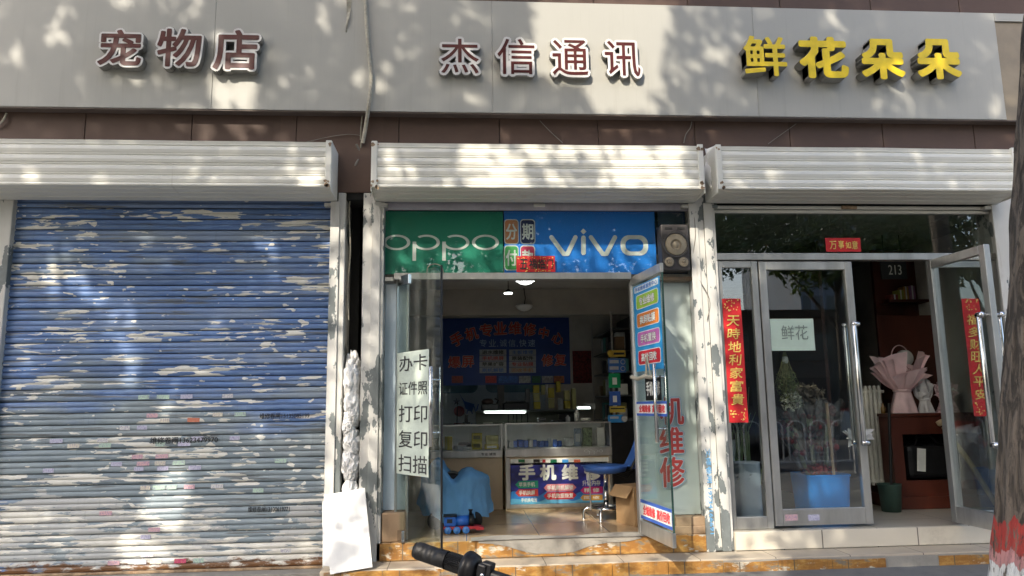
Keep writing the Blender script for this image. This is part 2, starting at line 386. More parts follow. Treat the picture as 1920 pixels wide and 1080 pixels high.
# steps
mb = MB().box(-.62, 2.03, -.012, -.001, .203, .335, .003)
mb.build('step_riser', M_ochre, B)
mb = MB().box(-1.03, 5.6, -.29, -.013, .05, .1985, .008); mb.build('lower_step', M_step, B)
cr_ = MB()
mb = MB()
for k in range(15):
    x0 = -1.0+k*.435; x1 = x0+.430; top = .192 - (.0 if k < 7 else rnd.uniform(.01, .05))
    if k in (10, 12): cr_.box(x0-.003, x1+.003, -.2955, -.2902, .09, .182, .002); mb.build('step_riser', M_ochre, B); mb = MB(); continue
    if k >= 7: cr_.box(x0-.003, x1+.003, -.2955, -.2902, .09, .186, .002)
    mb.prism([(x0, .09), (x1, .09), (x1, top+rnd.uniform(-.006, .003)), ((x0+x1)/2+rnd.uniform(-.1, .1), top+rnd.uniform(-.008, .004)), (x0, top+rnd.uniform(-.006, .003))], (0, -.291, 0), (1, 0, 0), (0, 0, 1), (0, -.011, 0))
mb.build('step_riser', M_ochre, B)
mb = MB().box(2.255, 5.25, -.014, -.001, .203, .345, .003); mb.build('step_riser', M_riser, B)
cr_.build('step_core', M_conc, B)
MB().box(-7.6, -1.03, -.10, .12, .05, .150, .006).build('door_sill', M_conc, B)
# broken concrete patch at the middle of the top step, its lower edge ragged
poly = [(.16, .337)]
top = [(x, .337+.004*math.sin(x*31)) for x in (.3, .5, .7, .9, 1.1, 1.3, 1.45)]
bot = [(1.48, .322), (1.36, .30), (1.2, .296), (1.05, .272), (.93, .232), (.78, .222), (.62, .226), (.5, .25), (.4, .285), (.28, .31), (.16, .32)]
poly = poly+top+bot
mb = MB().prism(poly, (0, -.012, 0), (1, 0, 0), (0, 0, 1), (0, -.006, 0))
def crumble(u, v):
    x = .1+u*1.5; y = -.03+v*(.16+.06*math.sin(u*9)); return (x, y, .3385+.012*mnoise.noise((x*9, y*14, 3))*min(1, v*4)*(1-v)+.006*math.sin(u*3.14))
mb.grid(crumble, 60, 12, False)
mb.build('concrete_patch', M_conc, B)
MB().box(-.61, -.425, .02, .16, .337, .565, .012).build('plinth', M_stone, B)
mb = MB().box(1.70, 2.03, .02, .17, .337, .40, .006); mb.box(1.78, 2.03, .03, .17, .398, .47, .006); mb.build('plinth', M_stone, B)

# ------------------------------------------------------------ roller shutters
def shutter(x0, x1, label, xr=None):
    t = thing('roller_shutter', label, 'roller shutter', ((x0+x1)/2, 0, .16), 'roller shutters over the shop fronts')
    # housing: ribbed front swept along x, framed ends, stepped underside
    prof = []
    z = 3.525
    ys = -.314
    prof += [(-.02, 3.535), (-.30, 3.532), (-.318, 3.525)]
    n = 4; z0 = 3.505; hh = (3.505-3.18)/n
    for i in range(n):
        a = z0-i*hh
        prof += [(ys, a), (ys, a-.012), (ys+.007, a-.017), (ys+.007, a-.021), (ys-.003, a-.027), (ys-.007, a-.027-(hh-.03)*.5), (ys-.003, a-hh+.004)]
        if i == 1: prof += [(ys+.006, a-hh+.003)]
    prof += [(ys, 3.178), (-.318, 3.165), (-.314, 3.155), (-.26, 3.150), (-.258, 3.144), (-.18, 3.140), (-.178, 3.134), (-.09, 3.129), (-.088, 3.123), (-.004, 3.118)]
    m = MB(); k = len(prof); nx_ = 28; vs_ = []
    for j in range(nx_+1):
        xx = x0+(x1-x0)*j/nx_; wv = mnoise.noise((xx*1.3, x0, 0)); w2_ = mnoise.noise((xx*2.9, x0, 5)); e_ = min(1, j/2, (nx_-j)/2)
        vs_ += [(xx, y+(.004*w2_*e_ if y < -.25 else 0), z+(.005*wv*e_ if z > 3.3 else .003*wv*e_)) for y, z in prof]
    m.add(vs_, [(j*k+i, j*k+i+1, (j+1)*k+i+1, (j+1)*k+i) for j in range(nx_) for i in range(k-1)])
    hs = m.build('housing', M_box, t)
    for xx, sg in ((x0, 1), (x1, -1)):
        m = MB(); xa, xb = sorted((xx-.004*sg, xx+.042*sg)); m.box(xa, xb, -.3265, -.300, 3.150, 3.540, .004)
        xa, xb = sorted((xx-.006*sg, xx-.001*sg)); m.box(xa, xb, -.318, -.003, 3.12, 3.536); m.build('end_frame', M_box, hs)
    for xx, sg in ((x0, 1), (x1, -1)):
        m = MB()
        for q in range(7):
            r_ = rnd.uniform(.008, .02); cx, cz = xx+sg*rnd.uniform(0, .05), rnd.choice([3.152, 3.16, 3.20, 3.5])+rnd.uniform(-.006, .01)
            m.prism([(r_*math.cos(i*.785)*rnd.uniform(.5, 1.3), r_*math.sin(i*.785)*rnd.uniform(.5, 1.3)) for i in range(8)], (cx, -.327, cz), (1, 0, 0), (0, 0, 1), (0, -.0012, 0))
        m.build('rust_patch', M_rust, hs)
    for xx, sg in ((x0, 1), (x1, -1)):
        m = MB(); xa, xb = sorted((xx-.03*sg+.0, xx+.045*sg)); m.box(xa, xb, -.0185, -.001, .2 if x0 > -2 else .155, 3.116, .003)
        xa, xb = sorted((xx+.04*sg, xx+.10*sg)); m.box(xa, xb, -.01, .05, 3.075, 3.105, .004)
        m.build('guide_rail', M_pillar_b, t)
    return t
SH1 = shutter(-6.15, -1.015, 'closed blue roller shutter with flaking paint and stuck-on adverts, left shop front')
SH2 = shutter(-.688, 2.055, 'rolled-up cream roller shutter over the open phone repair shop')
SH3 = shutter(2.172, 4.83, 'rolled-up cream roller shutter over the flower shop, next to the tree trunk')
m = MB().box(-.615, 2.03, .05, .085, 3.065, 3.135, .006); m.build('bottom_rail', pm('lilac_grey_paint', (.50, .48, .53), .5, 0, .1, 3, 0, 0, .4), SH2)
m = MB().box(.66, .76, .03, .052, 3.09, 3.12, .006); m.build('lock', M_box, SH2)
m = MB().box(2.25, 4.82, .05, .085, 3.085, 3.115, .006); m.box(2.25, 4.82, .06, .09, 3.05, 3.078, .006); m.build('bottom_rail', M_box, SH3)
m = MB().box(3.42, 3.56, .03, .052, 3.082, 3.112, .006); m.build('lock', M_rust, SH3)
PITCH_S = .0935
def m_curtain():
    q = NT('flaking_blue_shutter_paint'); p = q.pos(); s = q.sep(p)
    x, z = s[0], s[2]
    zz = q.math('DIVIDE', q.math('SUBTRACT', z, .17), PITCH_S); sl_ = q.math('FLOOR', zz); fr = q.math('FRACT', zz)
    base = q.mix(q.noise(q.comb(q.math('MULTIPLY', x, 1.3), 0, q.math('MULTIPLY', z, 6)), 2.0, 6, .65), (.42, .43, .42), (.54, .545, .535))
    # grey primer: everywhere above about 0.9 m, in islands below
    n1 = q.noise(q.comb(q.math('MULTIPLY', x, 2.3), q.math('MULTIPLY', sl_, 3.17), q.math('MULTIPLY', fr, .8)), 1.25, 8, .62)
    n1b = q.noise(q.comb(q.math('MULTIPLY', x, .7), 5.5, q.math('MULTIPLY', z, 1.1)), 1.2, 2)
    hg = q.math('MULTIPLY_ADD', q.step(z, .15, 1.35), .50, q.math('MULTIPLY_ADD', q.math('SUBTRACT', n1b, .5), .75, .08))
    g = q.step(q.math('ADD', n1, hg), .72, .728)
    grey = q.mix(q.noise(q.comb(q.math('MULTIPLY', x, 3), sl_, q.math('MULTIPLY', z, 30)), 2.0, 6, .7), (.13, .17, .20), (.35, .42, .46))
    c = q.mix(g, base, grey)
    # blue top coat, brushed in long streaks
    n2 = q.noise(q.comb(q.math('MULTIPLY', x, .55), q.math('MULTIPLY', sl_, 2.31), q.math('MULTIPLY', z, 3)), 1.4, 6, .6)
    n2b = q.noise(q.comb(q.math('MULTIPLY', x, .5), 1.0, q.math('MULTIPLY', z, .55)), 1.5, 2)
    hb = q.math('ADD', q.math('MULTIPLY', q.step(z, 1.0, 1.75), .42), q.math('MULTIPLY', q.math('SUBTRACT', n2b, .5), 1.3))
    bv = q.math('ADD', n2, hb); bmask = q.math('MULTIPLY', q.step(bv, .60, .90), g)
    n3 = q.noise(q.comb(q.math('MULTIPLY', x, 4), sl_, q.math('MULTIPLY', z, 60)), 1.6, 6, .72)
    blue = q.mix(q.step(n3, .3, .7), (.042, .112, .35), (.15, .275, .55))
    c = q.mix(q.math('MULTIPLY', bmask, .88), c, blue)
    pale = q.math('MULTIPLY', q.step(q.noise(q.comb(q.math('MULTIPLY', x, 1.8), q.math('MULTIPLY', sl_, 7.7), q.math('MULTIPLY', z, 45)), 1.5, 7, .75), .55, .72), .55)
    c = q.mix(q.math('MULTIPLY', pale, g), c, (.46, .53, .59))
    # dark weathered bands low on some slats
    dk = q.step(q.noise(q.comb(q.math('MULTIPLY', x, 1.1), q.math('MULTIPLY', sl_, 5.13), q.math('MULTIPLY', fr, 2.2)), 1.5, 7, .68), .55, .61)
    c = q.mix(q.math('MULTIPLY', q.math('MULTIPLY', dk, g), .8), c, (.10, .105, .10))
    # cream chips: torn advert backs and bare enamel, long and thin along the slats
    n4 = q.noise(q.comb(q.math('MULTIPLY', x, 3.3), q.math('MULTIPLY', sl_, 4.71), q.math('MULTIPLY', fr, 2.3)), 1.25, 5, .5)
    row = q.noise(q.comb(q.math('MULTIPLY', sl_, 3.3), 0.5, q.math('MULTIPLY', x, .9)), 1.0, 2)
    n5 = q.noise(q.comb(q.math('MULTIPLY', x, 9), q.math('MULTIPLY', sl_, 2.9), q.math('MULTIPLY', fr, 1.7)), 1.1, 2, .4)
    row = q.math('MULTIPLY_ADD', q.step(z, 1.7, .5), .05, row)
    n6 = q.noise(q.comb(q.math('MULTIPLY', x, 1.1), 7.7, q.math('MULTIPLY', z, 1.6)), 1.0, 3)
    ch = q.math('MAXIMUM', q.step(q.math('ADD', n4, q.math('MULTIPLY', q.math('SUBTRACT', row, .5), .75)), .63, .636), q.step(q.math('ADD', n5, q.math('MULTIPLY', q.math('SUBTRACT', n6, .5), .5)), .70, .708))
    cream = q.mix(q.noise(p, 20, 4), (.60, .58, .51), (.78, .77, .72))
    tone = q.noise(q.comb(q.math('MULTIPLY', sl_, 1.7), q.math('MULTIPLY', x, .5), 2.2), 1.0, 2)
    c = q.mix(q.math('MULTIPLY', q.step(tone, .45, .72), .45), c, (.36, .40, .42)); c = q.mix(q.math('MULTIPLY', q.step(tone, .48, .25), .5), c, (.07, .10, .15))
    drip = q.noise(q.comb(q.math('MULTIPLY', x, 38), sl_, q.math('MULTIPLY', z, 1.2)), 1.0, 4, .7)
    c = q.mix(q.math('MULTIPLY', q.step(drip, .55, .78), .35), c, (.09, .10, .11))
    c = q.mix(ch, c, cream)
    rust = q.step(q.math('ADD', q.noise(q.vmul(p, (3, 1, 10)), 2, 6, .7), q.math('MULTIPLY', q.step(z, .32, .17), .3)), .66, .78)
    c = q.mix(q.math('MULTIPLY', rust, q.step(z, .5, .2)), c, (.16, .075, .03))
    c = q.mix(q.math('MULTIPLY', q.math('MAXIMUM', q.step(fr, .09, .03), q.math('MULTIPLY', q.math('COMPARE', fr, .52, .022), .45)), .9), c, (.03, .033, .037))  # grime and groove shade painted dark along the slat joints
    q.bump(q.math('ADD', ch, q.math('MULTIPLY', g, .5)), .5, .002)
    return q.fin(c, q.math('MULTIPLY_ADD', n3, .25, .38), 0, .4)
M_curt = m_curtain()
m = MB(); prof = []
nsl = 33
for i in range(nsl):
    z = .17+i*PITCH_S
    prof += [(.074, z), (.061, z+.004), (.053, z+.016), (.051, z+.030), (.0545, z+.043), (.060, z+.0475), (.060, z+.050), (.0545, z+.0545), (.052, z+.066), (.0545, z+.080), (.063, z+.0905), (.074, z+.0925)]
nx = 2; xs = [-6.1, -3.63+.03, -1.04]
xs = [-3.62, -1.05]
k = len(prof); vs = [(x, y, z) for x in xs for y, z in prof]
m.add(vs, [(i*k+j, (i+1)*k+j, (i+1)*k+j+1, i*k+j+1) for i in range(len(xs)-1) for j in range(k-1)])
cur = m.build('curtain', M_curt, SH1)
MB().box(-3.62, -1.05, .045, .085, .152, .172, .004).build('bottom_rail', M_rust, SH1)
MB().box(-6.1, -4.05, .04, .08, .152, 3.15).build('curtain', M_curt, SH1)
# stuck-on advert slips
STK = [('faded_white', (.62, .62, .60)), ('faded_pink', (.62, .40, .42)), ('faded_green', (.45, .60, .48)), ('faded_cream', (.64, .60, .48)), ('faded_lilac', (.50, .50, .62)), ('faded_orange', (.60, .20, .12)), ('faded_magenta', (.55, .06, .16))]
def m_slip(name, c, inkc):
    q = NT(name+'_slip'); p = q.pos(); s = q.sep(p)
    f = q.noise(q.comb(q.math('MULTIPLY', s[0], 130), 0, q.math('MULTIPLY', s[2], 60)), 1.0, 2)
    return q.fin(q.mix(q.math('MULTIPLY', q.step(f, .5, .6), .6), c, inkc), .7)
MS = [m_slip(n_, c_, (.25, .2, .4) if i not in (5, 6) else (.6, .3, .2)) for i, (n_, c_) in enumerate(STK)]
slips = [(270, 741, 0, 2), (306, 741, 0, 2), (350, 741, 0, 4), (427, 739, 0, 0), (285, 784, 1, 1), (309, 784, 1, 3), (363, 784, 1, 5), (408, 782, 0, 3), (450, 781, 0, 2), (234, 800, 0, 0), (266, 805, 0, 4), (370, 818, 0, 4),
         (193, 822, 0, 0), (105, 832, 0, 4), (138, 832, 0, 3), (197, 831, 0, 2), (345, 838, 0, 4), (440, 823, 0, 4), (300, 838, 0, 2), (257, 863, 1, 1), (303, 862, 1, 1), (268, 873, 1, 1), (300, 873, 1, 3), (335, 871, 1, 2), (91, 878, 0, 4), (218, 875, 0, 4), (260, 883, 0, 4), (305, 882, 0, 4), (365, 881, 0, 4),
         (272, 917, 0, 3), (298, 916, 0, 2), (322, 914, 0, 2), (355, 914, 0, 1), (407, 912, 0, 0), (198, 964, 1, 1), (289, 996, 0, 1), (273, 1008, 0, 4), (276, 1043, 0, 0), (263, 1053, 0, 0), (292, 1054, 0, 3), (338, 1051, 1, 6), (372, 1050, 1, 2), (213, 1058, 0, 1), (484, 921, 1, 2), (526, 866, 0, 2), (536, 1033, 0, 0)]
for u, v, _, c in slips:
    m = MB(); w2, h2 = rnd.uniform(8, 11), rnd.uniform(3.6, 4.6)
    zc = PZ(u, v, .05); zs = .17+PITCH_S*(math.floor((zc-.17)/PITCH_S)) + (.028 if ((zc-.17)/PITCH_S) % 1 < .5 else .068)
    xc = PX(u, v, .05); sx, sz = w2*.0046, .0165
    m.prism([(sx, sz), (-sx, sz*.95), (-sx, -sz), (sx*.98, -sz)], (xc, .0505, zs), (1, 0, rnd.uniform(-.03, .03)), (0, 0, 1), (0, -.0012, 0)); m.build('sticker', MS[c], SH1)
for s_, r_ in (('维修卷闸13623479970', (282, 820, 408, 830)), ('维修卷闸15135085199', (487, 775, 580, 784)), ('维修卷闸13100619771', (465, 950, 543, 959))):
    m = MB(); ptext(m, s_, *r_, .0475, off=.012, depth=.001); m.build('stencilled_number', M_ink, SH1)
m = MB(); a = P(1330, 878, 0)                                       # vertical blue number on the right pillar
text(m, '文修卷闸 19734166691', (2.062, -.0225, 1.01-.33), .78-.1, .042, (0, 0, -1), (1, 0, 0), .012)
m.build('painted_number', pm('blue_stencil', (.12, .35, .62), .6), B)

# ------------------------------------------------------------ sign fascia and lettering
F = thing('sign_fascia', 'long pale grey composite panel fascia carrying the three shop names', 'sign board', (.6, 0, 3.885))
xs = [-6.6, -4.41, -2.05, .31, 2.66, 4.965]
for a, b in zip(xs, xs[1:]):
    MB().box(a+.0012, b-.0012, -.10, -.002, 3.885, 4.92, .002, 1).build('panel', M_panel, F)
MB().box(4.9665, 5.75, -.10, -.002, 4.843, 4.92).build('panel', M_panel, F)
MB().box(4.9665, 5.75, -.085, -.002, 3.885, 4.841).build('recessed_panel', pm('tan_panel', (.30, .245, .17), .5, 0, .15, 2, 0, 0, .3), F)
MB().box(-6.6, 5.75, -.094, -.002, 3.872, 3.884).build('edge_trim', pm('dark_trim', (.10, .075, .06), .6), F)
M_lred = pm('oxblood_enamel', (.085, .013, .012), .32, 0, .2, 14, 0, 0, .25, (.2, .12, .1)); M_lwhite = pm('letter_white', (.70, .69, .66), .4, 0, .05, 8, 0, 0, .15)
M_lside = pm('letter_side_grey', (.30, .29, .26), .45, .3, .1, 8, 0, 0, .4)
M_lyel = pm('sun_yellow_acrylic', (.86, .62, .012), .3, 0, .08, 9)
def lettering(chars, rects, Y, label, style):
    t = thing('shop_name_lettering', label, 'sign lettering', (PX((rects[0][0]+rects[-1][2])/2, 100, Y), -.1, PZ(960, 140, Y)), 'raised shop names on the fascia')
    for ch, (u0, v0, u1, v1) in zip(chars, rects):
        a = P(u0, v0, Y); b = P(u1, v1, Y); c = ((a.x+b.x)/2, 0, (a.z+b.z)/2); w_, h_ = b.x-a.x, a.z-b.z
        ref = glyph(ch)[0]
        if style == 'red':
            pad = .072; w1, h1 = w_*.87, h_*.87
            m = MB(); text(m, ch, (c[0], -.102, c[2]), w1, h1, off=pad, depth=-Y-.102, ref=ref); lt = m.build('letter', M_lside, t)
            m = MB(); text(m, ch, (c[0], Y-.0005, c[2]), w1, h1, off=pad*.96, depth=.003, ref=ref); m.build('letter_border', M_lwhite, lt)
            m = MB(); text(m, ch, (c[0], Y-.004, c[2]), w1, h1, off=.004 if len(chars) > 3 else .020, depth=.003, ref=ref); m.build('letter_face', M_lred, lt)
        else:
            m = MB(); text(m, ch, (c[0], -.102, c[2]), w_*.97, h_*.96, off=.024 if ch == '鲜' else .044, depth=-Y-.102, ref=ref); lt = m.build('letter', M_lside, t)
            m = MB(); text(m, ch, (c[0], Y-.0005, c[2]), w_*.97, h_*.96, off=.020 if ch == '鲜' else .040, depth=.004, ref=ref); m.build('letter_face', M_lyel, lt)
    return t
lettering('宠物店', [(183, 52, 268, 127), (293, 50, 380, 130), (398, 52, 488, 136)], -.175, 'raised oxblood red pet shop name with white outline, at the left of the fascia', 'red')
lettering('杰信通讯', [(822, 68, 903, 143), (927, 68, 1008, 145), (1030, 70, 1108, 147), (1128, 72, 1206, 148)], -.15, 'raised oxblood red telecom shop name with white outline, in the middle of the fascia', 'red')
lettering('鲜花朵朵', [(1392, 67, 1477, 143), (1497, 70, 1591, 146), (1612, 74, 1697, 148), (1716, 74, 1803, 148)], -.205, 'raised yellow flower shop name with grey sides, at the right of the fascia', 'yellow')

# ------------------------------------------------------------ phone shop front
def Tz(p, ang): return Matrix.Translation(Vector(p)) @ Matrix.Rotation(ang, 4, 'Z')
SF = thing('shopfront_frame', 'aluminium door header and fixed side panels of the phone repair shop', 'shop front', (.7, .1, .34))
MB().box(-.53, 1.49, .03, .13, 2.455, 2.512, .004).build('header_bar', M_alu, SF)
MB().box(1.495, 2.03, .05, .13, 2.445, 2.478, .003).build('header_bar', pm('bronze_trim', (.24, .17, .11), .5, .3, .15, 6), SF)
MB().box(-.61, -.535, .05, .13, 2.445, 2.478, .003).build('header_bar', M_alu, SF)
MB().box(-.615, 2.03, .085, .091, 2.514, 3.055).build('transom_glass', M_glass, SF)
m_film = pm('pale_green_film', (.66, .75, .70), .12, 0, .05, 2.5, 0, 0, .12, (.3, .34, .32)); m_filmb = pm('pale_blue_film', (.55, .66, .72), .12, 0, .06, 2.5, 0, 0, .2, (.22, .27, .28))
MB().box(1.515, 2.03, .150, .158, .475, 2.44).build('fixed_panel', m_film, SF)
MB().box(-.612, -.43, .150, .158, .57, 2.44).build('fixed_panel', m_filmb, SF)
MB().box(-.428, -.408, .11, .17, .337, 2.44, .003).build('jamb', M_alu, SF)
MB().box(1.492, 1.514, .11, .17, .337, 2.44, .003).build('jamb', M_alu, SF)
m = MB()
for ch, (u0, v0, u1, v1) in (('机', (1237, 745, 1282, 795)), ('维', (1236, 802, 1282, 852)), ('修', (1237, 858, 1284, 912))): ptext(m, ch, u0, v0, u1, v1, .1265, off=.075, depth=.0008)
w_ = m.build('painted_writing', pm('sky_blue_outline', (.25, .50, .66), .5), SF)
m = MB()
for ch, (u0, v0, u1, v1) in (('机', (1237, 745, 1282, 795)), ('维', (1236, 802, 1282, 852)), ('修', (1237, 858, 1284, 912))): ptext(m, ch, u0, v0, u1, v1, .1252, off=.052, depth=.0008)
m.build('writing_border', M_white, w_)
m = MB()
for ch, (u0, v0, u1, v1) in (('机', (1237, 745, 1282, 795)), ('维', (1236, 802, 1282, 852)), ('修', (1237, 858, 1284, 912))): ptext(m, ch, u0, v0, u1, v1, .1239, off=.022, depth=.0008)
m.build('writing_face', pm('poster_red', (.58, .07, .06), .5), w_)

# transom banner behind the glass
TB = thing('transom_banner', 'green and blue phone brand banner behind the glass over the open door', 'banner', (.57, .12, 2.52))
m_gr = pm('banner_green', (.006, .25, .16), .5, 0, .06, 1.5); m_bl = pm('banner_blue', (.012, .22, .78), .5, 0, .06, 1.5)
Yb = .115
prect(MB(), 716, 396, 944, 514, Yb).build('green_field', m_gr, TB)
prect(MB(), 944.6, 396, 1232, 514, Yb).build('blue_field', m_bl, TB)
prect(MB(), 1232.6, 396, 1290, 514, Yb).build('dark_field', pm('navy_field', (.012, .03, .07), .5), TB)
m_let = pm('banner_white', (.78, .82, .78), .5)
def ring(mb, cx, cz, rx, rz, t, Y, a0=0, a1=360, k=28, ty=None):
    """flat elliptical ring or arc"""
    ty = t if ty is None else ty; n = k+1; v = []
    for i in range(n):
        a = R(a0+(a1-a0)*i/k); c_, s_ = math.cos(a), math.sin(a)
        v += [(cx+rx*c_, Y, cz+rz*s_), (cx+(rx-t)*c_, Y, cz+(rz-ty)*s_)]
    mb.add(v, [(2*i, 2*i+2, 2*i+3, 2*i+1) for i in range(k)])
def oppo(mb, u0, u1, vt, vb, vd, Y):
    """four wide rounded letters: two bowls with descenders between two rings"""
    w_ = (u1-u0)/4.0
    for i in range(4):
        a = P(u0+w_*(i+.04), vt, Y); b = P(u0+w_*(i+.96), vb, Y); cx, cz = (a.x+b.x)/2, (a.z+b.z)/2; rx, rz = (b.x-a.x)/2, (a.z-b.z)/2
        if i in (0, 3): ring(mb, cx, cz, rx, rz, rx*.24, Y, ty=rz*.26)
        else:
            ring(mb, cx, cz, rx, rz, rx*.24, Y, -180, 130, ty=rz*.26)
            st = rx*.26; zd = PZ(u0, vd, Y)
            mb.quad((a.x, Y-.0004, zd), (a.x+st, Y-.0004, zd), (a.x+st, Y-.0004, cz+rz*.1), (a.x, Y-.0004, cz+rz*.1))
m = MB(); oppo(m, 716, 938, 440, 469, 489, Yb-.0035); m.build('lettering', m_let, TB)
m = MB()
def stroke(mb, pts, wd, Y):
    q = [P(u, v, Y) for u, v in pts]; hw = wd*.0046/2
    for i, (a, b) in enumerate(zip(q, q[1:])):
        d = Vector((b.x-a.x, 0, b.z-a.z)).normalized(); nrm = Vector((-d.z, 0, d.x))*hw; yo = Vector((0, -.0003*i, 0))
        mb.add([a+nrm+yo, a-nrm+yo, b-nrm+yo, b+nrm+yo], [(0, 1, 2, 3)])
    for i, p in enumerate(q):
        k = 14; mb.add([(p.x+hw*math.cos(6.2832*j/k), Y-.001-.0003*i, p.z+hw*math.sin(6.2832*j/k)) for j in range(k)], [tuple(range(k))])
Yv = Yb-.0035
stroke(m, [(1034, 445), (1057, 476)], 8.5, Yv); stroke(m, [(1057, 476), (1064, 476)], 8.5, Yv-.0012); stroke(m, [(1064, 476), (1079, 445)], 8.5, Yv-.0024)
stroke(m, [(1094, 446), (1094, 474)], 9, Yv)
a = P(1094, 434, Yv); d_ = .026; m.add([(a.x-d_, Yv, a.z), (a.x, Yv, a.z-d_), (a.x+d_, Yv, a.z), (a.x, Yv, a.z+d_)], [(0, 1, 2, 3)])
stroke(m, [(1108, 445), (1130, 476)], 8.5, Yv); stroke(m, [(1130, 476), (1137, 476)], 8.5, Yv-.0012); stroke(m, [(1137, 476), (1153, 445)], 8.5, Yv-.0024)
a = P(1163, 441, Yv); b = P(1216, 479, Yv)
po = rrect(b.x-a.x, a.z-b.z, .075, 8); pi_ = rrect(b.x-a.x-.085, a.z-b.z-.07, .05, 8); cx, cz = (a.x+b.x)/2, (a.z+b.z)/2; n_ = len(po)
m.add([(cx+p[0], Yv, cz+p[1]) for p in po]+[(cx+p[0], Yv, cz+p[1]) for p in pi_], [(i, (i+1) % n_, n_+(i+1) % n_, n_+i) for i in range(n_)])
m.build('lettering', m_let, TB)
for ch, (u0, v0, u1, v1), c_ in (('分', (945, 411, 973, 458), (.62, .24, .10)), ('期', (975, 411, 1004, 458), (.02, .03, .12)), ('付', (945, 460, 973, 507), (.08, .42, .12)), ('款', (975, 460, 1004, 507), (.62, .05, .14))):
    p_ = prect(MB(), u0, v0, u1, v1, Yb-.003, .0025, .03).build('badge', m_let, TB)
    prect(MB(), u0+1.6, v0+1.8, u1-1.6, v1-1.8, Yb-.0055, .002, .025).build('badge_field', pm('badge_%s' % {'分': 'orange', '期': 'navy', '付': 'green', '款': 'crimson'}[ch], c_, .5), p_)
    m = MB(); ptext(m, ch, u0+4, v0+9, u1-4, v1-9, Yb-.0068, off=.025, depth=.0008); m.build('badge_character', m_let, p_)

def paper_sign(name, label, cat, rect, Y, mat, chars, ink, off, group=None, vertical=False, deco=None, curl=.004):
    u0, v0, u1, v1 = rect; t = thing(name, label, cat, P((u0+u1)/2, v1, Y), group)
    a = P(u0, v0, Y); b = P(u1, v1, Y)
    m = MB(); m.grid(lambda i, j: (a.x+(b.x-a.x)*i, Y+curl*math.sin(i*5+j*7)*.4, b.z+(a.z-b.z)*j), 8, 24 if vertical else 8)
    m.build('sheet', mat, t)
    m = MB()
    for c_, r_ in chars: ptext(m, c_, *r_, Y-.004, off=off, depth=.0008)
    if m.v: m.build('characters', ink, t)
    return t
RP = paper_sign('festive_paper', 'small red paper with four black blessing characters over the phone shop door', 'paper strip', (968, 480, 1041, 510), .075, M_red,
    [('五', (975, 486, 990, 504)), ('福', (992, 486, 1007, 504)), ('临', (1008, 486, 1023, 504)), ('门', (1025, 486, 1037, 504))], M_ink, .02)
m = MB()
for k in range(46):
    u, v = rnd.uniform(970, 1039), rnd.choice([rnd.uniform(481, 485), rnd.uniform(505, 509), rnd.uniform(481, 509)])
    a = P(u, v, .0695); r_ = rnd.uniform(.003, .007); m.add([(a.x-r_, a.y, a.z), (a.x, a.y, a.z-r_), (a.x+r_, a.y, a.z), (a.x, a.y, a.z+r_)], [(0, 1, 2, 3)])
m.build('gold_flecks', M_gold, RP)

# speaker
SP = thing('loudspeaker', 'black box loudspeaker with three pale cones at the right of the door banner', 'loudspeaker', (1.86, 0, 2.51))
MB().box(1.742, 1.985, -.06, .08, 2.512, 2.915, .012).build('cabinet', pm('speaker_black', (.045, .04, .04), .55, 0, .15, 9, .2, 120), SP)
def cone(cx, cz, r_):
    b = MB().lathe((cx, -.06, cz), (0, -1, 0), [(r_*1.18, -.002), (r_*1.18, .008), (r_*1.02, .010), (r_, .006)], 28).build('cone_ring', pm('speaker_ring', (.06, .055, .05), .4), SP)
    MB().lathe((cx, -.0665, cz), (0, -1, 0), [(r_*.98, .0), (r_*.86, .006), (r_*.34, -.0035+.001), (r_*.30, .002), (r_*.18, .010), (0.0, .013)], 28).build('cone', pm('straw_cone', (.36, .30, .21), .6, 0, .1, 20), b)
cone(1.866, 2.735, .098); cone(1.80, 2.585, .043); cone(1.925, 2.585, .043)
m = MB().box(1.775, 1.84, -.064, -.0605, 2.868, 2.888, .002); MB_ = m.build('port_slot', M_dark, SP)
MB().box(1.885, 1.95, -.064, -.0605, 2.868, 2.888, .002).build('port_slot', M_dark, SP)

# ------------------------------------------------------------ glass doors of the phone shop
def tube_handle(parent, T, x, z0, z1, r_=.016, off=.045):
    """one upright pull handle on each face"""
    for sg in (-1, 1):
        m = MB(); m.T = T; y = sg*off
        m.tube([(x, y, z0), (x, y, z0+.004), (x, y, z1-.004), (x, y, z1)], [r_*.7, r_, r_, r_*.7], 14)
        for zz in (z0+(z1-z0)*.17, z1-(z1-z0)*.17): m.cyl((x, sg*.006, zz), (x, y, zz), .009, n=10)
        m.build('handle', M_steel, parent)
DL = thing('glass_door', 'frameless glass door leaf swung outward, carrying the white printed notice', 'glass door', (-.50, .07, .34))
aL = math.atan2(-.57, .377); TL = Tz((-.50, .07, 0), aL); WL = .68
m = MB(); m.T = TL; m.box(0, WL, -.005, .005, .36, 2.475); m.build('glass', M_glass_d, DL)
m = MB(); m.T = TL; m.box(WL+.0005, WL+.010, -.007, .007, .36, 2.476); m.build('edge_strip', M_black, DL)
m = MB(); m.T = TL; m.box(.02, .20, -.014, .014, 2.40, 2.481, .003); m.build('patch_fitting', M_steel, DL)
m = MB(); m.T = TL; m.box(-.012, -.001, -.01, .01, .345, 2.48); m.build('edge_strip', M_alu, DL)
m = MB(); m.T = TL; m.box(.0, .12, -.014, .014, .342, .43, .003); m.build('patch_fitting', M_steel, DL)
tube_handle(DL, TL, WL-.075, 1.10, 1.70)
NO = thing('printed_notice', 'long pale paper notice with five rows of printed characters on the left glass door', 'paper notice', TL @ Vector((.27, -.006, .87)))
m = MB(); m.T = TL
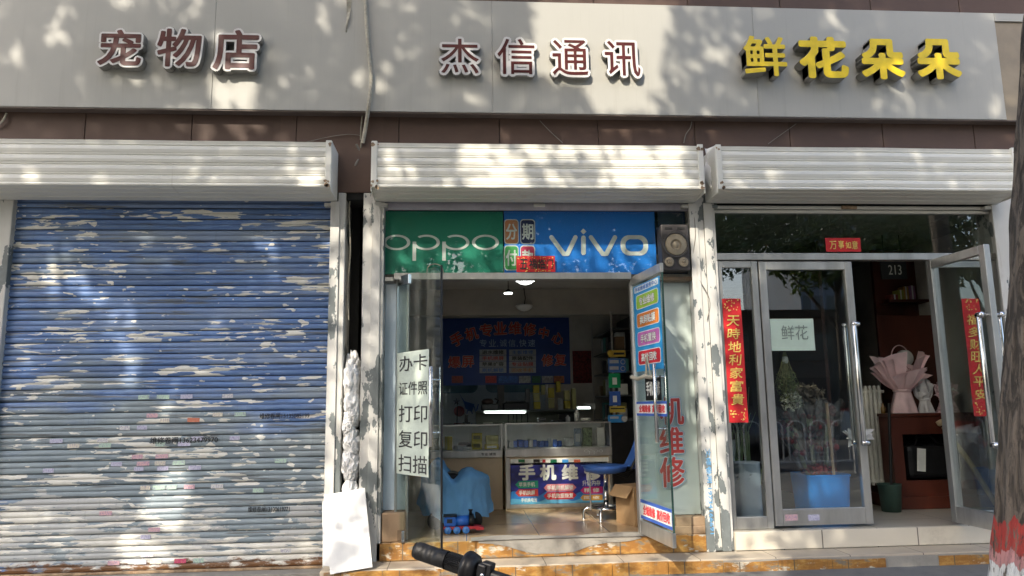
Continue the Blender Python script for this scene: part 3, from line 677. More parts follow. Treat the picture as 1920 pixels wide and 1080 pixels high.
m.grid(lambda i, j: (.015+.50*i, -.0075-.003*math.sin(i*4+j*9)**2, .868+.972*j), 8, 20); m.build('sheet', pm('notice_paper', (.56, .63, .55), .75, 0, .06, 5), NO)
m = MB(); rt = TL.to_3x3() @ Vector((1, 0, 0))
for s_, zz, h_ in (('办卡', 1.745, .125), ('证件照', 1.545, .105), ('打印', 1.345, .135), ('复印', 1.145, .135), ('扫描', .955, .135)):
    text(m, s_, TL @ Vector((.275, -.0115, zz)), .44, h_, rt, (0, 0, 1), .004, .0006)
m.build('characters', pm('print_grey', (.045, .045, .045), .7), NO)

DR = thing('glass_door', 'glass door leaf opened square to the shop, with the coloured service poster', 'glass door', (1.505, .07, .34))
aR = math.atan2(-.66, .075); TR = Tz((1.505, .07, 0), aR); WR = .67; rR = TR.to_3x3() @ Vector((1, 0, 0))
m = MB(); m.T = TR; m.box(0, WR, -.005, .005, .452, 2.40); m.build('glass', M_glass_d, DR)
m = MB(); m.T = TR; m.box(0, WR+.004, -.015, .015, .345, .45, .003); m.build('bottom_rail', M_alu, DR)
m = MB(); m.T = TR; m.box(0, WR+.004, -.013, .013, 2.402, 2.475, .003); m.build('top_rail', M_alu, DR)
m = MB(); m.T = TR; m.box(WR+.0005, WR+.008, -.007, .007, .452, 2.40); m.build('edge_strip', pm('green_glass_edge', (.03, .07, .06), .2), DR)
m = MB(); m.T = TR; m.box(-.012, -.001, -.012, .012, .345, 2.475); m.build('edge_strip', M_white, DR)
tube_handle(DR, TR, WR-.13, 1.10, 1.70)
def on_door(mb, x, z, w_, h_, lay, rad=.0):
    poly = rrect(w_, h_, rad) if rad else [(w_/2, h_/2), (-w_/2, h_/2), (-w_/2, -h_/2), (w_/2, -h_/2)]
    T_ = TR.to_3x3(); return mb.prism(poly, TR @ Vector((x, -.0055-lay*.0012, z)), rR, (0, 0, 1), T_ @ Vector((0, -.001, 0)))
PO = thing('service_poster', 'tall blue poster with green, orange, pink and red service panels on the right glass door', 'poster', TR @ Vector((.335, -.006, 1.66)))
on_door(MB(), .335, 2.02, .60, .72, 0).build('sheet', pm('poster_blue', (.03, .32, .68), .5, 0, .05, 3), PO)
m = MB(); on_door(m, .335, 2.345, .54, .05, 1); m.build('heading', m_let, PO)
m = MB(); text(m, '手机维修服务中心', TR @ Vector((.335, -.0083, 2.345)), .50, .036, rR, (0, 0, 1), .02, .0005); m.build('heading_text', pm('poster_ink_blue', (.03, .16, .5), .5), PO)
for i, (s_, c_, nm) in enumerate((('专业维修', (.36, .60, .06), 'green'), ('换屏贴膜', (.76, .24, .05), 'orange'), ('手机置换', (.62, .18, .52), 'pink'), ('高价回收', (.66, .03, .05), 'red'))):
    z_ = 2.235-i*.155
    p_ = on_door(MB(), .345, z_, .50, .122, 1, .03).build('panel_border', m_let, PO)
    on_door(MB(), .345, z_, .482, .108, 2, .026).build('panel_field', pm('panel_'+nm, c_, .5), p_)
    m = MB(); text(m, s_, TR @ Vector((.345, -.0094, z_)), .34, .066, rR, (0, 0, 1), .05, .0005); m.build('panel_text', pm('panel_outline_dark', (.10, .05, .05), .6), p_)
    m = MB(); text(m, s_, TR @ Vector((.345, -.0101, z_)), .34, .066, rR, (0, 0, 1), .022, .0005); m.build('panel_text', M_paper, p_)
SG = thing('small_sign', 'small black sign with white characters under the poster on the right glass door', 'sign', TR @ Vector((.38, -.006, 1.40)))
on_door(MB(), .40, 1.515, .34, .19, 1).build('plate', M_black, SG)
m = MB(); text(m, '手机快修', TR @ Vector((.40, -.0085, 1.515)), .29, .11, rR, (0, 0, 1), .03, .0005); m.build('characters', M_paper, SG)
for zc, h_, lb in ((1.355, .115, 'blue-edged strip with red writing at handle height on the right glass door'), (.545, .15, 'blue-edged strip with red writing along the foot of the right glass door')):
    t = thing('advert_strip', lb, 'advert strip', TR @ Vector((.33, -.006, zc-h_/2)), 'advert strips on the right glass door')
    on_door(MB(), .335, zc, .66, h_, 1).build('backing', pm('strip_blue', (.05, .13, .50), .5), t)
    on_door(MB(), .335, zc, .65, h_*.66, 2).build('band', m_let, t)
    for k_, s_ in enumerate(('全城维修', '高价回收')):
        m = MB(); text(m, s_, TR @ Vector((.20+k_*.30, -.0092, zc)), .26, h_*.5, rR, (0, 0, 1), .05, .0005); m.build('characters', pm('strip_red', (.66, .06, .07), .5), t)
m = MB(); m.T = TR; m.tube([(-.03, -.03, 1.62), (.1, -.02, 1.60), (.25, -.025, 1.615), (.42, -.03, 1.60), (.5, -.05, 1.61)], .016, 8)
m.tube([(.30, -.02, 1.62), (.36, -.03, 1.78), (.38, -.02, 1.63)], .006, 6); m.tube([(.34, -.03, 1.77), (.28, -.02, 1.62)], .005, 6)
tag(m.build('tape_tie', pm('masking_tape', (.50, .46, .36), .7), None), 'twist of pale tape tied round the right glass door above the small black sign', 'tape')

# ------------------------------------------------------------ counters
def case_counter(name, label, x0, x1, y0, y1, zb, zt, z1, panel):
    t = thing('display_counter', label, 'display counter', ((x0+x1)/2, (y0+y1)/2, .336), 'glass-topped display counters')
    MB().box(x0, x1, y0+.02, y1, .337, zb, .004).build('cabinet', panel, t)
    MB().box(x0-.004, x1+.004, y0, y1+.004, zb+.001, zt, .006).build('metal_band', M_alu, t)
    for xx in (x0, x1-.016):
        for yy in (y0+.004, y1-.018): MB().box(xx, xx+.016, yy, yy+.016, zt+.001, z1-.013).build('corner_post', M_alu, t)
    m = MB()
    for yy in (y0+.004, y1-.018): m.box(x0, x1, yy, yy+.016, z1-.012, z1)
    for xx in (x0, x1-.016): m.box(xx, xx+.016, y0+.0205, y1-.0185, z1-.012, z1)
    m.build('top_frame', M_alu, t)
    MB().box(x0+.002, x1-.002, y0+.006, y1-.004, z1+.0015, z1+.007).build('glass_top', M_glass, t)
    MB().box(x0+.017, x1-.017, y0+.009, y0+.014, zt+.001, z1-.013).build('glass_front', M_glass, t)
    MB().box(x0+.017, x1-.017, y0+.0165, y1-.02, zt+.001, zt+.006).build('shelf_board', M_white, t)
    MB().box(x0+.017, x1-.017, y1-.015, y1-.008, zt+.007, z1-.013).build('back_board', M_white, t)  # white board added for the street's reflection, to brighten the case
    return t
M_board = pm('beige_board', (.58, .47, .32), .55, 0, .07, 2)
CR = case_counter('display_counter', 'right display counter with a blue repair advert on its front', .485, 1.59, 1.62, 2.10, .868, .955, 1.215, M_board)
CL = case_counter('display_counter', 'left display counter with a plain beige front behind the covered ride', -.68, .462, 1.74, 2.20, .862, .935, 1.205, M_board)
for x0, x1 in ((.487, .53), (1.56, 1.588)): MB().box(x0, x1, 1.622, 1.6385, .36, .866, .003).build('front_frame', M_alu, CR)
MB().box(.531, 1.559, 1.622, 1.6385, .36, .398, .003).build('front_frame', M_alu, CR)
m = MB(); oppo(m, 1095, 1131, 843, 848, 852, 1.6175); m.build('brand_lettering', m_let, CR)
m = MB(); ptext(m, '专业 诚信', 902, 849, 930, 854, 1.737, off=.02, depth=.0008); m.build('brand_lettering', M_ink, CL)
AD = thing('counter_advert', 'deep blue repair advert with white heading on the front of the right counter', 'advert board', (1.05, 1.62, .40))
Ya = 1.634
def m_ad():
    q = NT('advert_blue'); p = q.pos(); f = q.noise(q.vmul(p, (2, 1, 5)), 1.6, 3, .5, .8)
    return q.fin(q.mix(q.step(f, .35, .7), (.012, .014, .10), (.04, .05, .42)), .35)
prect(MB(), 957, 869, 1141, 946, Ya).build('sheet', m_ad(), AD)
prect(MB(), 957, 861, 1141, 868.6, Ya).build('top_strip', m_let, AD)
for i, (u, c_) in enumerate(((978, (.02, .2, .08)), (1006, (.02, .02, .02)), (1020, (.4, .02, .02)), (1038, (.0, .16, .07)), (1060, (.05, .3, .7)), (1082, (.7, .16, .08)))):
    prect(MB(), u-6 if i != 2 else u-3, 861.5, u+6 if i != 2 else u+3, 867.2, Ya-.002).build('logo_patch', pm('logo_patch_%s' % ['moss', 'black', 'crimson', 'pine', 'azure', 'coral'][i], c_, .5), AD)
def wavy(mb, v, amp, Y):
    a = P(957, v, Y); b = P(1141, v, Y); lo = PZ(957, 946, Y); n = 40
    top = [(a.x+(b.x-a.x)*i/n, a.z+amp*math.sin(i*.42)+amp*.6*math.sin(i*.9+1)) for i in range(n+1)]
    mb.add([(x, Y, z) for x, z in top]+[(x, Y, lo) for x, z in top], [(i, n+1+i, n+2+i, i+1) for i in range(n)])
m = MB(); wavy(m, 925, .02, Ya-.0016); m.build('wave', pm('wave_blue', (.03, .20, .58), .35), AD)
m = MB(); wavy(m, 938, .014, Ya-.0024); m.build('wave', pm('wave_pale', (.12, .42, .68), .35), AD)
m = MB()
for ch, u in (('手', 973.5), ('机', 1013), ('维', 1054), ('修', 1096)): ptext(m, ch, u, 872, u+29, 899, Ya-.003, off=.045, depth=.0008)
m.build('heading', m_let, AD)
rb = [('苹果手机', 966, 902, 1009, 914.5, (.02, .36, .24)), ('手机换屏', 966, 917.5, 1009, 930, (.56, .06, .06)), ('手机刷机解锁', 1019, 908, 1081, 920.5, (.62, .22, .26)), ('手机数据恢复', 1019, 923, 1081, 935.5, (.55, .03, .05)), ('精 修', 1088, 913, 1130, 925, (.62, .03, .20)), ('回 收', 1088, 928, 1130, 937.5, (.62, .33, .06))]
for i, (s_, u0, v0, u1, v1, c_) in enumerate(rb):
    a = P(u0, v0, Ya); b = P(u1, v1, Ya); w_, h_ = b.x-a.x, a.z-b.z
    poly = [(-w_/2, 0), (-w_/2+h_*.5, h_/2), (w_/2-(h_*.5 if 2 <= i <= 3 else 0), h_/2), (w_/2, 0), (w_/2-(h_*.5 if 2 <= i <= 3 else 0), -h_/2), (-w_/2+h_*.5, -h_/2)]
    p_ = MB().prism(poly, ((a.x+b.x)/2, Ya-.003, (a.z+b.z)/2), (1, 0, 0), (0, 0, 1), (0, -.001, 0)).build('ribbon', pm('ribbon_%s' % ['jade', 'brick', 'rose', 'scarlet', 'magenta', 'amber'][i], c_, .4), AD)
    m = MB(); ptext(m, s_, u0+7, v0+2.5, u1-6, v1-2.5, Ya-.0046, off=.02, depth=.0006); m.build('ribbon_text', m_let, p_)
m = MB(); ptext(m, '手机换电池', 977, 934, 1007, 941, Ya-.003, off=.02, depth=.0006); ptext(m, '升级内存', 1092, 901, 1126, 910, Ya-.003, off=.02, depth=.0006); m.build('small_text', m_let, AD)
# goods inside the glass cases
M_yb = pm('yellow_carton', (.56, .46, .06), .6, 0, .1, 10); M_yk = pm('pale_yellow_card', (.50, .47, .20), .6, 0, .1, 10); M_kb = pm('olive_carton', (.14, .13, .05), .6)
M_bp = pm('blue_blister_pack', (.05, .12, .42), .25, 0, .3, 30); M_gp = pm('grey_pack', (.42, .44, .46), .3, 0, .15, 20); M_dp = pm('dark_pack', (.05, .055, .06), .35, 0, .2, 20)
def goods(x, y, z, dx, dy, dz, m, label, group, ang=0, face=None):
    t = MB(); t.T = Tz((x, y, z), ang); t.box(-dx/2, dx/2, -dy/2, dy/2, 0, dz, min(.004, dz*.15), 1)
    if face is None: return tag(t.build('retail_box', m), label, 'box', group)
    th = thing('retail_box', label, 'box', (x, y, z), group); t.build('carton', m, th)
    t = MB(); t.T = Tz((x, y, z), ang); t.box(-dx*.34, dx*.34, -dy/2-.0022, -dy/2-.0005, dz*.25, dz*.7); t.build('printed_label', face, th); return th
g1 = 'boxes in the left glass case'; zs = .9425
goods(.195, 1.86, zs, .11, .08, .085, M_yb, 'yellow carton at the bottom of the stack in the left glass case', g1, .05, M_kb)
goods(.20, 1.86, zs+.0855, .11, .08, .085, M_yb, 'yellow carton on top of another in the left glass case', g1, -.04, M_kb)
goods(.355, 1.88, zs, .15, .09, .052, M_yb, 'low yellow carton at the right of the left glass case', g1, .02, M_paper)
goods(.36, 1.89, zs+.0525, .13, .08, .09, M_yk, 'pale yellow card box on the low yellow carton in the left glass case', g1, .05)
goods(-.10, 1.86, zs, .06, .10, .14, M_yb, 'tall yellow carton at the left end of the left glass case', g1, .3)
goods(.02, 1.86, zs, .10, .12, .045, M_gp, 'grey flat box leaning near the middle of the left glass case', g1, .4)
goods(.07, 1.96, zs, .12, .1, .07, M_dp, 'dark box behind the grey one in the left glass case', g1, -.2)
goods(.10, 1.83, zs, .09, .06, .03, M_paper, 'flat white box in front of the dark one in the left glass case', g1, .1)
goods(-.25, 1.9, zs, .1, .1, .12, M_kb, 'olive carton at the far left of the left glass case', g1)
g2 = 'packs in the right glass case'; zs = .963
for i in range(11):
    x = .545+i*.052
    goods(x, 1.72+.03*(i % 3), zs, .046, .10, rnd.uniform(.055, .085), M_bp if i % 4 else M_gp, ['glossy blue pack in the row at the left of the right glass case', 'pale grey pack among the blue ones in the right glass case'][0 if i % 4 else 1], g2, rnd.uniform(-.25, .25))
goods(1.155, 1.75, zs, .09, .09, .09, M_gp, 'square grey carton in the middle of the right glass case', g2, .1)
goods(1.255, 1.74, zs, .075, .03, .185, pm('slate_phone_box', (.20, .25, .32), .3, 0, .3, 18), 'upright slate phone box in the right glass case', g2, .06, M_gp)
goods(1.36, 1.74, zs, .10, .03, .19, pm('mossy_print_box', (.16, .20, .12), .4, 0, .6, 35), 'upright mottled green phone box in the right glass case', g2, -.05)
goods(1.50, 1.74, zs, .085, .03, .195, pm('plain_white_box', (.62, .62, .60), .5), 'upright plain white box at the right end of the right glass case', g2, .03)

# ------------------------------------------------------------ stool, carton, covered ride, toy
ST = thing('swivel_chair', 'blue swivel counter stool with a backrest and a chrome ring base', 'stool', (1.385, .95, .337))
M_seat = pm('blue_moulded_seat', (.05, .15, .50), .45, 0, .1, 8)
def seat(u, v):
    a = 2*math.pi*u; r_ = v; e = .215*(1+.08*math.cos(2*a))
    return (1.385+e*r_*math.cos(a), .95+.185*r_*math.sin(a), .845-.035*(1-r_*r_)*.9-.035*max(0, r_-.8)*5*(.5+.5*abs(math.sin(a))))
m = MB(); m.grid(seat, 33, 10); m.lathe((1.385, .95, .75), (0, 0, 1), [(.10, 0), (.19, .02), (.205, .05), (.21, .07)], 32, True, 1.0, .88); m.build('seat', M_seat, ST)
def back(u, v):
    x = 1.60+.135*v+.02*math.sin(v*3.1); y = .95+.19*(u-.5)*2*(1-.25*v*v); return (x+.05*(1-(2*u-1)**2), y, .80+.34*v)
m = MB(); m.grid(back, 12, 12); m.grid(lambda u, v: (back(1-u, v)[0]+.014, back(1-u, v)[1], back(1-u, v)[2]), 12, 12); m.build('backrest', M_seat, ST)
m = MB(); m.tube([(1.45, .95, .765), (1.56, .95, .77), (1.64, .95, .79), (1.69, .95, .88)], [.022, .022, .02, .018], 10); m.tube([(1.46, 1.0, .755), (1.60, 1.0, .70), (1.70, .98, .80)], .009, 8); m.build('back_bracket', M_black, ST)
MB().lathe((1.385, .95, .43), (0, 0, 1), [(.024, 0), (.024, .2), (.017, .2), (.017, .32), (.05, .322), (.05, .33)], 18).build('column', M_chrome, ST)
m = MB(); m.tube([(1.385+.15*math.cos(2*math.pi*i/28), .95+.15*math.sin(2*math.pi*i/28), .44) for i in range(29)], .014, 8, False); m.build('foot_ring', M_chrome, ST)
MB().lathe((1.385, .95, .415), (0, 0, 1), [(.0, 0), (.135, .01), (.14, .02), (.03, .03), (.0, .03)], 24).build('base_plate', M_chrome, ST)
for k in range(5):
    a = 2*math.pi*k/5+.5; c_, s_ = math.cos(a), math.sin(a)
    m = MB(); m.tube([(1.385+r_*c_, .95+r_*s_, z_) for r_, z_ in ((.12, .435), (.17, .438), (.20, .425), (.212, .40), (.214, .35), (.214, .338))], [.012, .013, .013, .013, .013, .016], 10); m.build('leg', M_chrome, ST)
m = MB(); m.tube([(1.385-.17, .83, .43), (1.385-.17, .83, .77)], .008, 8); m.build('lever_rod', M_chrome, ST)
CB = thing('cardboard_carton', 'brown cardboard carton with an orange label standing behind the right glass door', 'carton', (1.56, .62, .337))
M_kraft = pm('kraft_board', (.36, .23, .115), .8, 0, .1, 5)
TC = Tz((1.575, .62, .337), .35)
m = MB(); m.T = TC; m.box(-.10, .10, -.15, .15, 0, .335, .003); m.build('box_body', M_kraft, CB)
for sg, ll in ((-1, .5), (1, -.4)):
    m = MB(); m.T = TC @ Matrix.Translation((sg*.10, 0, .336)) @ Matrix.Rotation(sg*.9, 4, 'Y'); m.box(-.0 if sg > 0 else -.12, .12 if sg > 0 else 0, -.148, .148, 0, .004); m.build('flap', M_kraft, CB)
m = MB(); m.T = TC; m.box(-.05, .045, -.1525, -.1505, .12, .20); m.build('label', pm('orange_label', (.62, .26, .04), .6), CB)
m = MB(); m.T = TC; m.box(-.02, .02, -.1524, -.1504, .21, .332); m.build('tape_strip', pm('brown_tape', (.45, .33, .18), .35), CB)
RD = thing('covered_ride', 'child ride or low vehicle under a blue cloth just inside the left door', 'covered ride', (-.03, .85, .337))
MB().box(-.26, .20, .62, 1.12, .40, .56, .03).build('base', M_black, RD)
MB().box(-.22, .02, .70, 1.05, .561, .80, .05).build('body_shell', M_black, RD)
for xx in (-.20, .14):
    for yy in (.60, 1.14): MB().lathe((xx, yy-.02, .41), (0, 1, 0), [(.0, 0), (.06, 0), (.072, .008), (.072, .032), (.06, .04), (0, .04)], 22).build('wheel', M_rubber, RD)
DC = None
def cloth(u, v):
    # u round the hem, v from the crown outward and down
    a = 2*math.pi*u; ca, sa = math.cos(a), math.sin(a)
    cx, cy = -.03, .85
    ex, ey = .315+.02*math.sin(a*3), .33
    r_ = min(1, v/.55)
    x = cx+ex*r_*ca*(1-.05*r_); y = cy+ey*r_*sa
    hx = (x-cx)/.3
    top = .80 + .13*math.exp(-((hx+.55)/.30)**2) + .035*math.exp(-((hx-.30)/.34)**2) - .06*math.exp(-((hx+.05)/.22)**2)
    top -= .05*r_**4
    if v > .55:
        d = (v-.55)/.45; hem = .455+.05*math.sin(a*2+2.0)+.03*math.sin(a*5)-(.06 if ca > .55 and sa < .1 else 0)
        fold = .014*math.sin(a*7+2*math.sin(a*2))*d + .006*math.sin(a*17+1)*d
        z = top-(top-hem)*d**.9; fl = 1+.10*d
        x = cx+(ex*.95*fl+fold)*ca; y = cy+(ey*fl+fold)*sa
    else: z = top
    w_ = .020*mnoise.noise((x*6, y*6, z*5))+.014*(.5-abs(mnoise.noise((x*11+3, y*11, z*8))))+.006*mnoise.noise((x*23, y*23, z*15))
    return (x+w_, y-w_, z+w_*(1 if v < .55 else .3))
m = MB(); m.grid(cloth, 110, 46)
q = NT('blue_cotton_cloth'); p = q.pos(); q.bump(q.noise(q.vmul(p, (1, 1, .5)), 9, 5, .6, 1.0), .6, .02)
M_cloth = q.fin(q.mix(q.noise(p, 3, 4), (.12, .31, .54), (.19, .42, .66)), .85, 0, .2)
tag(m.build('blue_cloth', M_cloth), 'rumpled light blue cloth draped over the ride inside the left door', 'cloth')
# generic toy engine
TY = thing('toy_train', 'blue toy steam train with red running board on the floor under the blue cloth', 'toy train', (.03, .40, .338))
M_tb = pm('toy_blue', (.015, .12, .50), .35, 0, .05, 9); M_tr = pm('toy_red', (.45, .03, .04), .35); M_tw = pm('toy_light_blue', (.06, .22, .60), .4)
MB().box(-.125, .15, .33, .45, .372, .395, .006).build('running_board', M_tr, TY)
m = MB(); m.prism([(.15, .0), (.215, -.0), (.215, .018), (.15, .03)], (0, .335, .365), (1, 0, 0), (0, 0, 1), (0, .11, 0)); m.build('buffer_beam', M_tr, TY)
MB().box(-.12, -.02, .34, .44, .396, .475, .010).build('cab', M_tb, TY)
MB().box(-.128, -.012, .332, .448, .4765, .488, .005).build('cab_roof', M_black, TY)
MB().lathe((-.02, .39, .435), (1, 0, 0), [(.044, .0), (.044, .11), (.0, .11)], 24).build('boiler', M_tb, TY)
MB().lathe((.0905, .39, .435), (1, 0, 0), [(.0, 0), (.049, 0), (.049, .035), (.04, .042), (0, .042)], 24).build('smoke_box', M_black, TY)
MB().lathe((.105, .39, .484), (0, 0, 1), [(.014, 0), (.012, .03), (.019, .035), (.019, .044), (0, .044)], 16).build('chimney', M_black, TY)
MB().box(-.095, -.05, .3375, .3395, .425, .458, .0).build('cab_window', M_dark, TY)
for xx in (-.088, -.012, .064):
    for yy, dr in ((.329, -1), (.451, 1)):
        MB().lathe((xx, yy, .369), (0, dr, 0), [(0, 0), (.030, 0), (.030, .012), (.024, .016), (.009, .013), (.007, .018), (0, .018)], 22).build('wheel', M_tw, TY)

# ------------------------------------------------------------ back of the phone shop
BN = thing('wall_banner', 'dark blue banner with arched red heading on the rear wall of the phone shop', 'banner', (.63, 3.29, 1.67))
Yw = 3.285
prect(MB(), 826, 597, 1070, 720, Yw).build('sheet', pm('banner_navy', (.014, .055, .26), .5, 0, .1, 2), BN)
M_br = pm('heading_red', (.52, .05, .03), .5); M_bo = pm('heading_outline', (.55, .40, .34), .5)
ring_ = [('手', 856.7, 636, 25), ('机', 884, 626, 15), ('专', 911.6, 619, 6), ('业', 938, 615.5, 2), ('维', 965.6, 615.5, 0), ('修', 993, 618, -4), ('中', 1019.6, 624, -12), ('心', 1046, 634.5, -20)]
mo, mi = MB(), MB()
for ch, u, v, an in ring_:
    a = P(u, v, Yw-.004); ref = glyph(ch)[0]; sc_ = .155 if ch not in '中心' else .14
    w_ = sc_*(.85 if ch == '中' else 1); text(mo, ch, (a.x, Yw-.003, a.z), w_, sc_, off=.055, depth=.0008, rot=R(an), ref=ref); text(mi, ch, (a.x, Yw-.0045, a.z), w_, sc_, off=.022, depth=.0008, rot=R(an), ref=ref)
for s_, r_ in (('爆', (841, 669, 863, 689)), ('屏', (866, 668, 888, 688)), ('修', (1016, 665, 1037, 686)), ('复', (1040, 664, 1061, 685))):
    ptext(mo, s_, *r_, Yw-.003, off=.055, depth=.0008); ptext(mi, s_, *r_, Yw-.0045, off=.022, depth=.0008)
h_ = mo.build('heading_outline', M_bo, BN); mi.build('heading', M_br, BN)
m = MB()
for s_, u in (('专', 899), ('业', 916.5), ('诚', 937), ('信', 953), ('快', 973.5), ('速', 990)): ptext(m, s_, u, 636.5, u+13.5, 650, Yw-.003, off=.01, depth=.0008)
for u in (933, 970):
    a = P(u, 649, Yw-.004); m.lathe((a.x, Yw-.003, a.z), (0, -1, 0), [(.008, 0), (.008, .001), (0, .001)], 10)
m.build('sub_heading', pm('sub_heading_blue', (.30, .40, .58), .5), BN)
M_lab = pm('label_grey', (.45, .46, .47), .5)
for i, (sl_, sr_, cl_, cr_) in enumerate((('进水维修', '主板维修', 'k', 'b'), ('手机换屏', '原装配件', 'r', 'k'), ('苹果扩容', '专业贴膜', 'k', 'r'), ('刷机解锁', '回收手机', 'b', 'o'))):
    v0 = 655.5+i*11.2
    for s_, u0, u1, cc in ((sl_, 899, 949.5, cl_), (sr_, 954.5, 1005, cr_)):
        p_ = prect(MB(), u0, v0, u1, v0+9.8, Yw-.0025).build('service_label', M_lab, BN)
        m = MB(); ptext(m, s_, u0+5, v0+1.4, u1-5, v0+8.4, Yw-.004, off=.02, depth=.0006); m.build('service_text', {'k': M_ink, 'r': pm('label_red', (.5, .06, .06), .5), 'b': pm('label_blue', (.08, .18, .5), .5), 'o': pm('label_orange', (.55, .25, .08), .5)}[cc], p_)
for u0, u1, nm, c_ in ((847, 868, 'patch_brick', (.36, .07, .05)), (910, 931, 'patch_red', (.5, .05, .05)), (935, 971, 'patch_azure', (.04, .14, .45)), (973, 995, 'patch_silver', (.4, .42, .44)), (997, 1014, 'patch_pine', (.02, .14, .07)), (1016, 1037, 'patch_grey', (.38, .38, .38)), (1038, 1058, 'patch_orange', (.45, .14, .04))):
    prect(MB(), u0, 705, u1, 718, Yw-.0025).build('logo_patch', pm(nm, c_, .5, 0, .3, 40), BN)
WF = thing('stand_in_window', 'wide rear window added under the banner in place of a mirror, looking onto a bus', 'window', (.3, 3.4, 1.12))  # added window stands in for a mirror on the rear wall
m = MB(); m.box(-.55, 1.15, 3.36, 3.42, 1.12, 1.15); m.box(-.55, 1.15, 3.36, 3.42, 1.67, 1.70); m.box(-.55, -.52, 3.36, 3.42, 1.151, 1.669); m.box(1.12, 1.15, 3.36, 3.42, 1.151, 1.669)
m.build('frame', M_alu, WF); MB().box(-.519, 1.119, 3.388, 3.392, 1.151, 1.669).build('pane', M_glass, WF)
MB().box(.50, .585, 3.302, 3.355, 1.12, 1.70).build('mullion', pm('grey_mullion', (.12, .12, .12), .6), WF)
BS = thing('stand_in_bus', 'white bus with teal windows and blue lettering added behind the phone shop in place of a mirror reflection', 'bus', (.3, 6.9, .1))  # added bus stands in for a vehicle mirrored from the street
MB().box(-4.5, 5.5, 6.0, 8.3, .45, 3.0, .12).build('body', M_white, BS)
M_bw = pm('teal_bus_glass', (.16, .30, .32), .15, 0, .3, 2)
for k in range(6):
    x0 = -4.2+k*1.55; MB().prism(rrect(1.42, .75, .10), (x0+.71, 5.997, 1.98), (1, 0, 0), (0, 0, 1), (0, -.01, 0)).build('window', M_bw, BS)
m = MB(); a = P(873, 752, 5.98); m.prism([(-.10, .12), (-.02, .0), (.14, -.05), (.10, -.18), (0.0, -.12), (-.03, -.02)], (a.x, 5.988, a.z), (1, 0, 0), (0, 0, 1), (0, -.004, 0)); ptext(m, 'AV', 874, 758, 898, 776, 5.985, off=.0, depth=.003); m.build('lettering', pm('bus_blue', (.04, .16, .5), .5), BS)
a = P(861, 771, 5.98); MB().lathe((a.x, 5.99, a.z), (0, -1, 0), [(.085, 0), (.085, .004), (0, .004)], 24).build('round_emblem', pm('emblem_red', (.45, .08, .06), .5), BS)
for xx in (-3.0, 3.6): MB().lathe((xx, 5.98, .55), (0, 1, 0), [(0, 0), (.2, .02), (.44, 0), (.46, .05), (.46, .25), (0, .25)], 28).build('wheel', M_rubber, BS)
o = MB().box(-12, 14, 6.0-.2, 22, .0, .098).build('yard', M_asph); o['kind'] = 'structure'
# work bench behind the counters
WB = thing('work_bench', 'dark repair bench across the back of the phone shop', 'work bench', (.6, 2.85, .337))
MB().box(-.6, 1.5, 2.62, 3.2, .96, 1.0, .004).build('bench_top', pm('bench_grey', (.16, .17, .16), .5), WB)
MB().box(-.58, 1.48, 2.66, 3.18, .337, .958).build('bench_cabinet', pm('bench_dark', (.05, .05, .05), .6), WB)
MB().box(.22, 1.45, 3.12, 3.18, 1.001, 1.33).build('back_board', pm('bench_olive', (.22, .23, .18), .6), WB)
MB().box(.22, 1.45, 2.86, 3.118, 1.315, 1.335, .003).build('bench_shelf', pm('bench_shelf_grey', (.10, .11, .10), .5), WB)
def lamp_tube(label, u0, u1, v, Y, k):
    t = thing('tube_lamp', label, 'tube lamp', P((u0+u1)/2, v+4, Y), 'lit tube lamps over the repair bench'); a = P(u0, v, Y); b = P(u1, v, Y)
    MB().box(a.x-.015, b.x+.015, Y+.004, Y+.03, a.z-.012, a.z+.022, .003).build('housing', M_white, t)
    MB().cyl((a.x, Y-.008, a.z), (b.x, Y-.008, b.z), .011, n=12).build('lit_tube', emis('lamp_white', (.80, .95, .88), k), t)
lamp_tube('long lit white tube lamp under the bench shelf', 909, 985, 773, 2.85, 1.8)
lamp_tube('short lit white tube lamp at the right of the bench', 1083, 1106, 765, 2.85, 1.8)
PR = thing('printer', 'black printer on the bench shelf beside the added window', 'printer', (.72, 3.0, 1.336))
MB().box(.55, .86, 2.90, 3.10, 1.337, 1.43, .012).build('body', M_black, PR); MB().box(.58, .83, 2.92, 3.08, 1.431, 1.452, .006).build('lid', M_dp, PR); MB().box(.60, .81, 2.86, 2.899, 1.345, 1.353).build('paper_tray', M_black, PR)
MH = thing('heat_gun_station', 'dark rounded repair machine left of the printer on the bench shelf', 'machine', (.42, 2.98, 1.336))
MB().box(.28, .50, 2.9, 3.08, 1.337, 1.42, .02).build('body', M_dp, MH); MB().lathe((.36, 2.99, 1.42), (0, 0, 1), [(.07, 0), (.075, .03), (.05, .06), (0, .065)], 18).build('dome', pm('brown_plastic', (.07, .04, .035), .5), MH); m = MB(); m.tube([(.47, 2.98, 1.42), (.49, 2.98, 1.46), (.45, 2.95, 1.48)], .01, 8); m.build('hose', M_black, MH)
g3 = 'yellow cartons stacked on the bench shelf'
for i, (u0, u1, v0, v1) in enumerate(((1000, 1011, 722, 737), (1000, 1012, 738, 752), (1001, 1013, 753, 767), (1015, 1022, 722, 740), (1028, 1039, 727, 746), (1029, 1039, 747, 765), (1043, 1051, 715, 735), (1058, 1068, 732, 750), (1058, 1069, 751, 766), (1072, 1080, 728, 766))):
    a = P(u0, v0, 2.98); b = P(u1, v1, 2.98); zb = b.z
    goods((a.x+b.x)/2, 3.0, max(1.3365, zb), b.x-a.x, .1, a.z-zb-.002, M_yk if i % 2 else M_yb, ['yellow carton in the leftmost tall stack on the bench shelf', 'slim yellow carton between the stacks on the bench shelf', 'yellow carton in the middle stack on the bench shelf', 'yellow carton in the right stack on the bench shelf'][0 if i < 3 else (1 if i in (3, 6) else (2 if i < 6 else 3))], g3)
